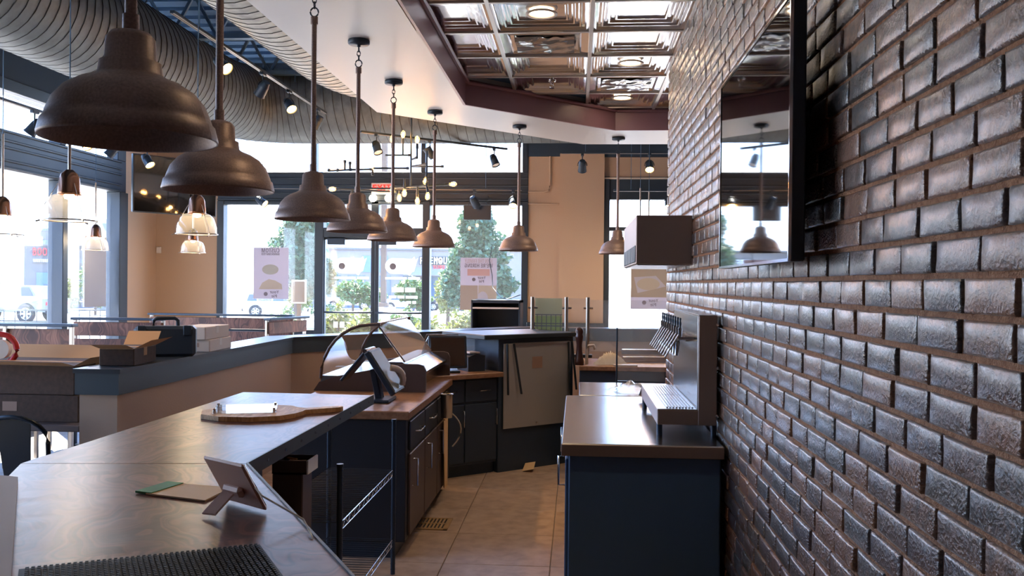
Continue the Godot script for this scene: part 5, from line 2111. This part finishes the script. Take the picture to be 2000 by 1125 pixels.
func wheel(p: Node3D, x: float, z: float, r: float) -> void:
	var s := signf(z)
	var st := S()
	cyl(st, V(x, r, z - s * 0.11), V(x, r, z + s * 0.11), r, 26)
	var o := part(p, "wheel", st, M.tyre)
	st = S()
	cyl(st, V(x, r, z + s * 0.1), V(x, r, z + s * 0.118), r * 0.3, 14)
	for i in 6:
		var a := TAU * i / 6
		bar(st, V(x, r, z + s * 0.112), V(x + cos(a) * r * 0.7, r + sin(a) * r * 0.7, z + s * 0.112), 0.02, 0.1)
	var pts := []
	for i in 21:
		var a := TAU * i / 20
		pts.append(V(x + cos(a) * r * 0.7, r + sin(a) * r * 0.7, z + s * 0.108))
	tube(st, pts, 0.025, 6)
	part(o, "rim", st, M.wheel_rim)

func car(n: String, label: String, at: Vector3, turn: float, paint: String, lower: Array, cabin: Array, panes: Array, wheels: Array, r: float, w := 0.9) -> Node3D:
	var t := thing(n, label, "car", at, turn)
	var st := S()
	slab(st, poly(lower), -w, w)
	part(t, "body", st, M[paint])
	st = S()
	slab(st, poly(cabin), -w * 0.86, w * 0.86)
	part(t, "cabin", st, M[paint])
	for p in panes:
		for s in [-1.0, 1.0]:
			st = S()
			slab(st, poly(p), s * w * 0.86, s * (w * 0.86 + 0.015))
			part(t, "side_window", st, M.car_glass)
	for x in wheels:
		for s in [-1.0, 1.0]:
			st = S()
			cyl(st, V(x, r * 1.05, s * (w - 0.02)), V(x, r * 1.05, s * (w + 0.012)), r * 1.28, 24)
			part(t, "wheel_arch", st, M.tyre)
			wheel(t, x, s * (w - 0.07), r)
	var lo := 9.0
	var hi := -9.0
	for i in range(0, lower.size(), 2):
		lo = minf(lo, lower[i])
		hi = maxf(hi, lower[i])
	for s in [-1.0, 1.0]:
		st = S()
		b2(st, V(lo - 0.01, 0.85, s * w * 0.99), V(lo + 0.22, 1.02, s * w * 0.7), 0.02)
		part(t, "tail_light", st, M.tail_red)
		st = S()
		b2(st, V(hi - 0.25, 0.75, s * w * 0.99), V(hi - 0.02, 0.9, s * w * 0.7), 0.02)
		part(t, "head_light", st, M.sign_white)
		st = S()
		b2(st, V(0.95, 1.0, s * w), V(1.1, 1.14, s * (w + 0.16)), 0.02)
		part(t, "mirror", st, M[paint])
	st = S()
	b2(st, V(lo - 0.05, 0.38, -w * 0.95), V(lo + 0.1, 0.58, w * 0.95), 0.02)
	b2(st, V(hi - 0.1, 0.36, -w * 0.95), V(hi + 0.05, 0.56, w * 0.95), 0.02)
	part(t, "bumper", st, M.tyre)
	return t

func cars() -> void:
	var suv_low := [-2.3, 0.42, 2.25, 0.4, 2.35, 0.7, 2.25, 0.95, 1.15, 1.08, -2.3, 1.1, -2.38, 0.7]
	var suv_cab := [-2.28, 1.08, 1.2, 1.06, 0.5, 1.68, -0.2, 1.76, -2.0, 1.74]
	var suv_win := [[-2.05, 1.14, -1.35, 1.14, -1.35, 1.62, -1.9, 1.62], [-1.25, 1.14, -0.3, 1.14, -0.3, 1.66, -1.25, 1.64], [-0.2, 1.14, 0.95, 1.14, 0.45, 1.6, -0.2, 1.66]]
	var pick_low := [-2.75, 0.5, 2.7, 0.45, 2.8, 0.75, 2.7, 1.05, 1.2, 1.15, -0.55, 1.2, -2.8, 1.18]
	var pick_cab := [-2.25, 1.17, 1.3, 1.14, 0.7, 1.74, 0.2, 1.85, -1.8, 1.82]
	var pick_win := [[-2.05, 1.22, -0.8, 1.22, -0.8, 1.76, -1.75, 1.75], [-0.7, 1.22, 0.2, 1.22, 0.2, 1.76, -0.7, 1.76], [0.28, 1.22, 1.1, 1.22, 0.6, 1.7, 0.28, 1.74]]
	var sed_low := [-2.25, 0.35, 2.2, 0.32, 2.3, 0.6, 2.15, 0.82, 0.95, 0.95, -1.5, 1.0, -2.3, 0.95]
	var sed_cab := [-1.85, 0.98, 1.05, 0.92, 0.3, 1.36, -0.8, 1.42]
	var sed_win := [[-1.4, 1.02, -0.4, 1.0, -0.4, 1.36, -0.85, 1.37], [-0.3, 1.0, 0.8, 0.98, 0.25, 1.32, -0.3, 1.36]]
	car("pickup_truck", "silver pickup truck parked beyond the street window", V(-29.6, lot(-44.0), -44.0), PI - 0.07, "car_silver", pick_low, pick_cab, pick_win, [-1.7, 1.75], 0.41, 0.98)
	car("compact_suv", "white compact suv partly behind the custom poster", V(-22.5, lot(-64.5), -64.5), 0.34, "car_white", suv_low, suv_cab, suv_win, [-1.45, 1.4], 0.37)
	car("family_suv", "white suv parked across the lot seen through the first door", V(-21.6, -1.0, -82.5), 0.2, "car_white", suv_low, suv_cab, suv_win, [-1.45, 1.4], 0.37)
	car("sedan", "white sedan parked across the lot seen through the second door", V(-15.8, -1.0, -80.5), 0.15, "car_white", sed_low, sed_cab, sed_win, [-1.35, 1.35], 0.34)
	car("sedan", "dark car parked beside the far leafy tree", V(-12.2, -1.0, -83.0), 0.1, "car_dark", sed_low, sed_cab, sed_win, [-1.35, 1.35], 0.34)
	car("sedan", "white car outside the window past the brick wall", V(6.6, lot(-40.0), -40.0), 0.2, "car_white", sed_low, sed_cab, sed_win, [-1.35, 1.35], 0.34)

func capsule_field(p: Vector3, bones: Array) -> float:
	var d := 99.0
	for b in bones:
		var pa: Vector3 = p - b[0]
		var ba: Vector3 = b[1] - b[0]
		var h := clampf(pa.dot(ba) / maxf(ba.length_squared(), 1e-9), 0.0, 1.0)
		var e: float = (pa - ba * h).length() - lerpf(b[2], b[3], h)
		var k := 0.04
		var m := clampf(0.5 + 0.5 * (d - e) / k, 0.0, 1.0)
		d = lerpf(d, e, m) - k * m * (1.0 - m)
	return d

# one continuous surface round a set of tapered bones (surface nets)
func body_mesh(st: SurfaceTool, bones: Array, lo: Vector3, hi: Vector3, cell: float) -> void:
	var n := Vector3i(((hi - lo) / cell).ceil())
	var f := PackedFloat32Array()
	f.resize((n.x + 1) * (n.y + 1) * (n.z + 1))
	var at := func(x: int, y: int, z: int) -> int:
		return (z * (n.y + 1) + y) * (n.x + 1) + x
	for z in n.z + 1:
		for y in n.y + 1:
			for x in n.x + 1:
				f[(z * (n.y + 1) + y) * (n.x + 1) + x] = capsule_field(lo + V(x, y, z) * cell, bones)
	var verts := {}
	for z in n.z:
		for y in n.y:
			for x in n.x:
				var sum := Vector3.ZERO
				var cnt := 0
				for e in [[0, 1], [2, 3], [4, 5], [6, 7], [0, 2], [1, 3], [4, 6], [5, 7], [0, 4], [1, 5], [2, 6], [3, 7]]:
					var a := Vector3i(e[0] & 1, (e[0] >> 1) & 1, e[0] >> 2)
					var b := Vector3i(e[1] & 1, (e[1] >> 1) & 1, e[1] >> 2)
					var fa := f[at.call(x + a.x, y + a.y, z + a.z)]
					var fb := f[at.call(x + b.x, y + b.y, z + b.z)]
					if (fa < 0.0) != (fb < 0.0):
						sum += Vector3(a).lerp(Vector3(b), fa / (fa - fb))
						cnt += 1
				if cnt > 0:
					verts[Vector3i(x, y, z)] = lo + (V(x, y, z) + sum / cnt) * cell
	st.set_smooth_group(1)
	for z in range(1, n.z):
		for y in range(1, n.y):
			for x in range(1, n.x):
				var f0 := f[at.call(x, y, z)]
				for ax in 3:
					var s := Vector3i(x, y, z)
					s[ax] += 1
					var f1 := f[at.call(s.x, s.y, s.z)]
					if (f0 < 0.0) == (f1 < 0.0):
						continue
					var u := Vector3i.ZERO
					var v := Vector3i.ZERO
					u[(ax + 1) % 3] = 1
					v[(ax + 2) % 3] = 1
					var c := Vector3i(x, y, z)
					var keys := [c - u - v, c - v, c, c - u]
					if not keys.all(func(k): return verts.has(k)):
						continue
					var nrm := Vector3.ZERO
					nrm[ax] = 1.0 if f0 < 0.0 else -1.0
					outq(st, verts[keys[0]], verts[keys[1]], verts[keys[2]], verts[keys[3]], verts[keys[0]] - nrm * 9.0)

func person() -> void:
	var t := thing("person", "person in blue shirt and dark trousers walking by the white sedan", "person", V(-14.4, -1.0, -77.1), 0.6)
	var bones := [[V(0, 0.95, 0), V(0, 1.4, 0), 0.13, 0.15], [V(-0.13, 1.4, 0), V(0.13, 1.4, 0), 0.07, 0.07], [V(-0.18, 1.4, 0), V(-0.24, 1.12, 0.02), 0.052, 0.042], [V(-0.24, 1.12, 0.02), V(-0.22, 0.86, 0.12), 0.042, 0.032], [V(0.18, 1.4, 0), V(0.25, 1.12, -0.03), 0.052, 0.042], [V(0.25, 1.12, -0.03), V(0.25, 0.87, 0.06), 0.042, 0.032],
		[V(-0.08, 0.92, 0), V(-0.1, 0.48, 0.1), 0.09, 0.062], [V(-0.1, 0.48, 0.1), V(-0.1, 0.08, 0.02), 0.06, 0.042], [V(-0.1, 0.05, 0.0), V(-0.1, 0.04, 0.16), 0.042, 0.034], [V(0.08, 0.92, 0), V(0.1, 0.48, -0.02), 0.09, 0.062], [V(0.1, 0.48, -0.02), V(0.1, 0.09, -0.2), 0.06, 0.042], [V(0.1, 0.06, -0.2), V(0.1, 0.04, -0.05), 0.042, 0.034],
		[V(0, 1.42, 0), V(0, 1.56, 0.01), 0.055, 0.05], [V(0, 1.6, 0.01), V(0, 1.7, 0.0), 0.075, 0.085], [V(0, 1.63, 0.09), V(0, 1.6, 0.1), 0.016, 0.02]]
	for s in [-1.0, 1.0]:
		var wr: Vector3 = V(-0.22, 0.86, 0.12) if s < 0 else V(0.25, 0.87, 0.06)
		bones.append([wr, wr + V(0, -0.08, 0.02), 0.03, 0.036])
		for i in 4:
			bones.append([wr + V(0.02 * (i - 1.5), -0.09, 0.02), wr + V(0.021 * (i - 1.5), -0.16 - 0.01 * (i % 2), 0.04), 0.011, 0.009])
		bones.append([wr + V(-s * 0.025, -0.05, 0.03), wr + V(-s * 0.045, -0.1, 0.05), 0.012, 0.01])
	var st := S(true)
	body_mesh(st, bones, V(-0.4, -0.02, -0.35), V(0.4, 1.85, 0.35), 0.022)
	part(t, "body", st, M.skin)
	st = S(true)
	body_mesh(st, [[V(0, 0.93, 0), V(0, 1.4, 0), 0.15, 0.165], [V(-0.13, 1.4, 0), V(0.13, 1.4, 0), 0.085, 0.085], [V(-0.18, 1.4, 0), V(-0.22, 1.2, 0.015), 0.07, 0.062], [V(0.18, 1.4, 0), V(0.23, 1.2, -0.02), 0.07, 0.062]], V(-0.4, 0.7, -0.3), V(0.4, 1.6, 0.3), 0.03)
	part(t, "shirt", st, M.shirt_blue)
	st = S(true)
	body_mesh(st, [[V(0, 0.93, 0), V(0, 0.97, 0), 0.14, 0.14], [V(-0.08, 0.92, 0), V(-0.1, 0.48, 0.1), 0.105, 0.078], [V(-0.1, 0.48, 0.1), V(-0.1, 0.1, 0.02), 0.075, 0.06], [V(0.08, 0.92, 0), V(0.1, 0.48, -0.02), 0.105, 0.078], [V(0.1, 0.48, -0.02), V(0.1, 0.12, -0.19), 0.075, 0.06]], V(-0.35, 0.0, -0.35), V(0.35, 1.15, 0.3), 0.03)
	part(t, "trousers", st, M.trousers)
	st = S(true)
	body_mesh(st, [[V(0, 1.67, -0.03), V(0, 1.73, -0.015), 0.085, 0.085]], V(-0.15, 1.5, -0.2), V(0.15, 1.9, 0.15), 0.02)
	part(t, "hair", st, M.hair_brown)

func store(n: String, label: String, at: Vector3, turn: float) -> Node3D:
	return thing(n, label, "building", at, turn)

func outdoors() -> void:
	var st := S()
	b2(st, V(-30, -0.25, -11.9), V(12, -0.02, -16.5))
	b2(st, V(-12, -0.25, -11.9), V(LEFT - 0.2, -0.02, 6))
	struct("sidewalk", st, M.concrete)
	st = S()
	quad(st, V(-140, lot(-16.4), -16.4), V(60, lot(-16.4), -16.4), V(60, -1.0, -64.0), V(-140, -1.0, -64.0))
	quad(st, V(-140, -1.0, -64.0), V(60, -1.0, -64.0), V(60, -1.0, -160), V(-140, -1.0, -160))
	struct("road", st, M.asphalt)
	st = S()
	b2(st, V(-140, -0.3, -16.4), V(-12, -0.03, 20))
	struct("pavement", st, M.asphalt)
	for i in 14:
		st = S()
		var x := -46.0 + i * 4.0
		quad(st, V(x, lot(-60) + 0.02, -60), V(x + 0.15, lot(-60) + 0.02, -60), V(x + 0.15, lot(-66) + 0.02, -66), V(x, lot(-66) + 0.02, -66))
		struct("road_marking", st, M.sign_white)
	# shrubs along the front
	var row := [[-4.9, -14.4, 0.5, "leaf_mid"], [-4.2, -15.2, 0.55, "leaf_yellow"], [-3.6, -14.6, 0.5, "leaf_yellow"], [-3.05, -15.3, 0.5, "leaf_mid"], [-2.5, -14.7, 0.45, "leaf_yellow"], [-1.95, -15.2, 0.52, "leaf_yellow"], [-1.4, -14.6, 0.5, "leaf_mid"], [-0.9, -15.5, 0.52, "leaf_yellow"], [-0.25, -14.6, 0.5, "leaf_yellow"]]
	var words := ["shrub at the foot of the custom poster window", "yellow green shrub behind the small sign board post", "yellow green shrub behind the first door", "green shrub between the two doors", "pale shrub behind the second door", "yellow green shrub beside the second door frame", "green shrub under the hiring poster", "yellow green shrub behind the black stand", "pale shrub at the edge of the tan wall"]
	for i in row.size():
		var a: Array = row[i]
		shrub(words[i], V(a[0], -0.05, a[1]), V(0.42, a[2] + 0.12, 0.36), a[3], 200 + i, 2400, 0.055)
	shrub("clipped round green bush beside the parked compact suv", V(-14.6, lot(-50.0) + 0.05, -50.0), V(1.0, 0.55, 0.8), "leaf_dark", 230, 1500, 0.08)
	tree("tall green tree beside the first door", V(-12.7, lot(-39), -39), 4.4, [[V(0, 3.4, 0), V(1.5, 1.5, 1.3)], [V(0.5, 4.6, 0.2), V(1.1, 1.2, 1.0)], [V(-0.7, 2.6, 0), V(0.8, 1.0, 0.9)], [V(0.9, 2.3, 0), V(1.0, 1.2, 0.9)]], "leaf_dark", 301, 3600, 0.14)
	tree("tall green tree behind the hiring poster", V(-4.6, lot(-38), -38), 4.4, [[V(0.3, 3.2, 0), V(1.5, 1.6, 1.2)], [V(0.2, 4.6, 0.2), V(0.9, 1.1, 0.9)], [V(0.9, 2.0, 0), V(1.2, 1.2, 0.9)], [V(-0.5, 2.0, 0), V(1.0, 1.2, 0.9)]], "leaf_dark", 302, 3800, 0.14)
	tree("small yellow green tree left of the hiring poster", V(-6.2, lot(-42), -42), 2.4, [[V(0, 1.7, 0), V(0.75, 1.4, 0.8)], [V(0.4, 2.5, 0), V(0.6, 0.8, 0.6)]], "leaf_yellow", 303, 1800, 0.1)
	tree("small tree across the lot behind the door decals", V(-16.0, lot(-62), -62), 2.6, [[V(0, 1.9, 0), V(1.7, 1.0, 1.2)], [V(1.4, 1.6, 0), V(1.2, 0.8, 1.0)]], "leaf_mid", 304, 1500, 0.16)
	tree("low tree between the lamp post and the red lettered shop sign", V(-12.3, lot(-64), -64), 2.6, [[V(0, 2.0, 0), V(1.3, 1.1, 1.2)], [V(0.7, 1.4, 0), V(1.1, 0.9, 1.0)]], "leaf_mid", 305, 1500, 0.16)
	tree("pale yellow tree beside the custom poster", V(-17.0, lot(-53), -53), 2.2, [[V(0, 1.5, 0), V(0.9, 1.0, 0.9)], [V(-0.5, 2.2, 0), V(0.7, 0.7, 0.7)]], "leaf_yellow", 306, 1300, 0.14)
	tree("yellow green tree at the edge of the street window", V(-33.5, lot(-48), -48), 3.0, [[V(0, 2.2, 0), V(1.4, 1.3, 1.2)]], "leaf_yellow", 307, 1600, 0.16)
	tree("green tree between the pickup and the window sheet", V(-34.0, lot(-60), -60), 3.6, [[V(0, 2.4, 0), V(1.6, 1.9, 1.3)], [V(1.6, 1.6, 0), V(1.5, 1.5, 1.2)]], "leaf_mid", 308, 1800, 0.16)
	tree("green tree behind the edge of the window sheet", V(-27.5, lot(-52), -52), 2.8, [[V(0, 1.6, 0), V(1.2, 1.5, 1.1)]], "leaf_dark", 309, 1600, 0.14)
	tree("yellow green tree beside the dark store door across the lot", V(-37.5, lot(-62), -62), 2.4, [[V(0, 1.6, 0), V(1.2, 1.4, 1.1)]], "leaf_yellow", 310, 1300, 0.16)
	# lamp post on a concrete base
	var lp := thing("lamp_post", "brown square lamp post on a concrete base in the lot", "lamp post", V(-6.55, lot(-29.5), -29.5))
	st = S()
	b2(st, V(-0.36, -0.05, -0.36), V(0.36, 1.05, 0.36), 0.03)
	part(lp, "base", st, M.concrete)
	st = S()
	b2(st, V(-0.09, 1.05, -0.09), V(0.09, 8.5, 0.09), 0.01)
	b2(st, V(-0.16, 1.05, -0.16), V(0.16, 1.2, 0.16), 0.01)
	part(lp, "pole", st, M.bark)
	st = S()
	b2(st, V(-0.2, 8.4, -0.5), V(0.2, 8.55, 0.5), 0.02)
	part(lp, "head", st, M.rail_iron)
	# railing outside the street windows
	var fence_at := V(-10.6, -0.02, -17.5)
	var fn := thing("iron_railing", "dark iron railing outside the street window", "railing", fence_at, 0.35)
	st = S()
	for y in [0.98, 0.72, 0.12]:
		bar(st, V(-5.0, y, 0), V(2.2, y, 0), 0.03, 0.035)
	part(fn, "rail", st, M.rail_iron)
	for i in 36:
		st = S()
		var x := -4.9 + i * 0.2
		bar(st, V(x, 0.0, 0), V(x, 1.0, 0), 0.018, 0.018)
		part(fn, "baluster", st, M.rail_iron)
	# store with a cupola
	var b := store("western_store", "grey stone store with a cupola and red lettered sign", V(-48.5, lot(-76.0), -77.5), 0.5)
	b.scale = V(1, 0.82, 1)
	st = S()
	b2(st, V(-1.9, 0, -4), V(9.0, 6.9, 0))
	part(b, "wall", st, M.stone_wall)
	st = S()
	b2(st, V(-2.0, 6.9, -4.1), V(9.1, 7.05, 0.1))
	part(b, "parapet", st, M.stucco)
	st = S()
	lathe(st, [V2(1.25, 7.05), V2(1.0, 7.35), V2(0.6, 7.6), V2(0.55, 7.7)], 4, V(-0.2, 0, -1.2), 0, 0.0, false)
	part(b, "cupola_roof", st, M.stucco)
	st = S()
	lathe(st, [V2(0.55, 7.65), V2(0.5, 8.55), V2(0.55, 8.58), V2(0.42, 8.9), V2(0.0, 9.0)], 8, V(-0.2, 0, -1.2), 0, 0.0, false)
	part(b, "cupola", st, M.stucco)
	st = S()
	cyl(st, V(-0.2, 8.95, -1.2), V(-0.2, 9.35, -1.2), 0.04, 6)
	part(b, "finial", st, M.rail_iron)
	st = S()
	b2(st, V(-0.9, 0, 0), V(2.0, 3.9, 0.12))
	part(b, "entrance_recess", st, M.store_blue)
	st = S()
	b2(st, V(-0.3, 0, 0.12), V(1.3, 2.6, 0.2))
	part(b, "door", st, M.store_glass)
	st = S()
	b2(st, V(-1.2, 5.0, 0.0), V(3.4, 5.45, 0.1))
	part(b, "sign_board", st, M.sign_grey)
	var bt := lettering(b, "sign_letters", "BOOT B", 0.85, M.sign_red, V(-0.2, 6.2, 0.15), 0.0, false, 0.1, 2.0)
	lettering(b, "sign_letters", "WESTERN & WO", 0.3, M.sign_white, V(-0.05, 5.22, 0.16), 0.0, false, 0.06, 2.2)
	# yellow store wing
	var y := store("stucco_store", "tan stucco store wing with yellow boards beside the tan jamb", V(-40.8, lot(-76.0), -76.5), 0.5)
	st = S()
	b2(st, V(-2.4, 0, -4), V(4.0, 5.6, 0))
	part(y, "wall", st, M.stucco)
	st = S()
	b2(st, V(-2.4, 5.6, -4), V(4.0, 8.0, 0.1))
	part(y, "upper_wall", st, M.stucco_yellow)
	for i in 4:
		st = S()
		slab(st, poly([-1.7 + i * 1.3, 7.6, -1.1 + i * 1.3, 7.6, -1.4 + i * 1.3, 6.9]), 0.1, 0.14)
		part(y, "pennant", st, M.sign_grey)
	# long store row across the lot
	var f := store("store_row", "long pale store row across the lot with white lettered sign", V(-18.5, -1.0, -89.0), 0.12)
	st = S()
	b2(st, V(-9.5, 0, -6), V(14, 5.9, 0))
	part(f, "wall", st, M.stucco)
	st = S()
	b2(st, V(-9.6, 5.9, -6.1), V(14.1, 6.1, 0.15))
	part(f, "cornice", st, M.stone_wall)
	st = S()
	slab(st, poly([0, 4.2, 0.9, 3.4, 0.9, 3.3, 0, 3.3]), -2.2, 2.6, Transform3D(Basis(Vector3.UP, -PI / 2), V(3.4, 0, 0)))
	part(f, "awning", st, M.stucco)
	for x in [-6.5, -4.0, -1.4, 1.6, 4.2, 7.0, 9.5]:
		st = S()
		b2(st, V(x - 0.9, 0.0, 0.0), V(x + 0.9, 3.3, 0.06))
		part(f, "shop_window", st, M.store_glass)
	st = S()
	b2(st, V(-3.4, 3.6, 0.0), V(-0.8, 5.3, 0.08))
	part(f, "blue_sign", st, M.store_blue)
	lettering(f, "sign_letters", "FIREHOUSE", 0.66, M.sign_white, V(4.2, 4.85, 0.15), 0.0, false, 0.1, 3.5)
	lettering(f, "sign_letters", "SUBS", 0.36, M.sign_red, V(4.4, 4.2, 0.15), 0.0, false, 0.1)
	st = S()
	b2(st, V(0.1, 4.3, 0.0), V(1.3, 4.9, 0.1))
	part(f, "grey_sign", st, M.sign_grey)
	for q in [[-0.09, -0.09], [0.09, -0.09], [-0.09, 0.09], [0.09, 0.09]]:
		lettering(f, "sign_outline", "FIREHOUSE", 0.66, M.rail_iron, V(4.2 + q[0], 4.85 + q[1], 0.06), 0.0, false, 0.08, 3.5)
	cars()
	person()

func _ready() -> void:
	rng.seed = 1
	camera_and_sky()
	materials()
	shell()
	bar_counter()
	stainless()
	work_counters()
	barn_pendants()
	glass_pendants()
	tracks()
	chandelier()
	dining()
	outdoors()
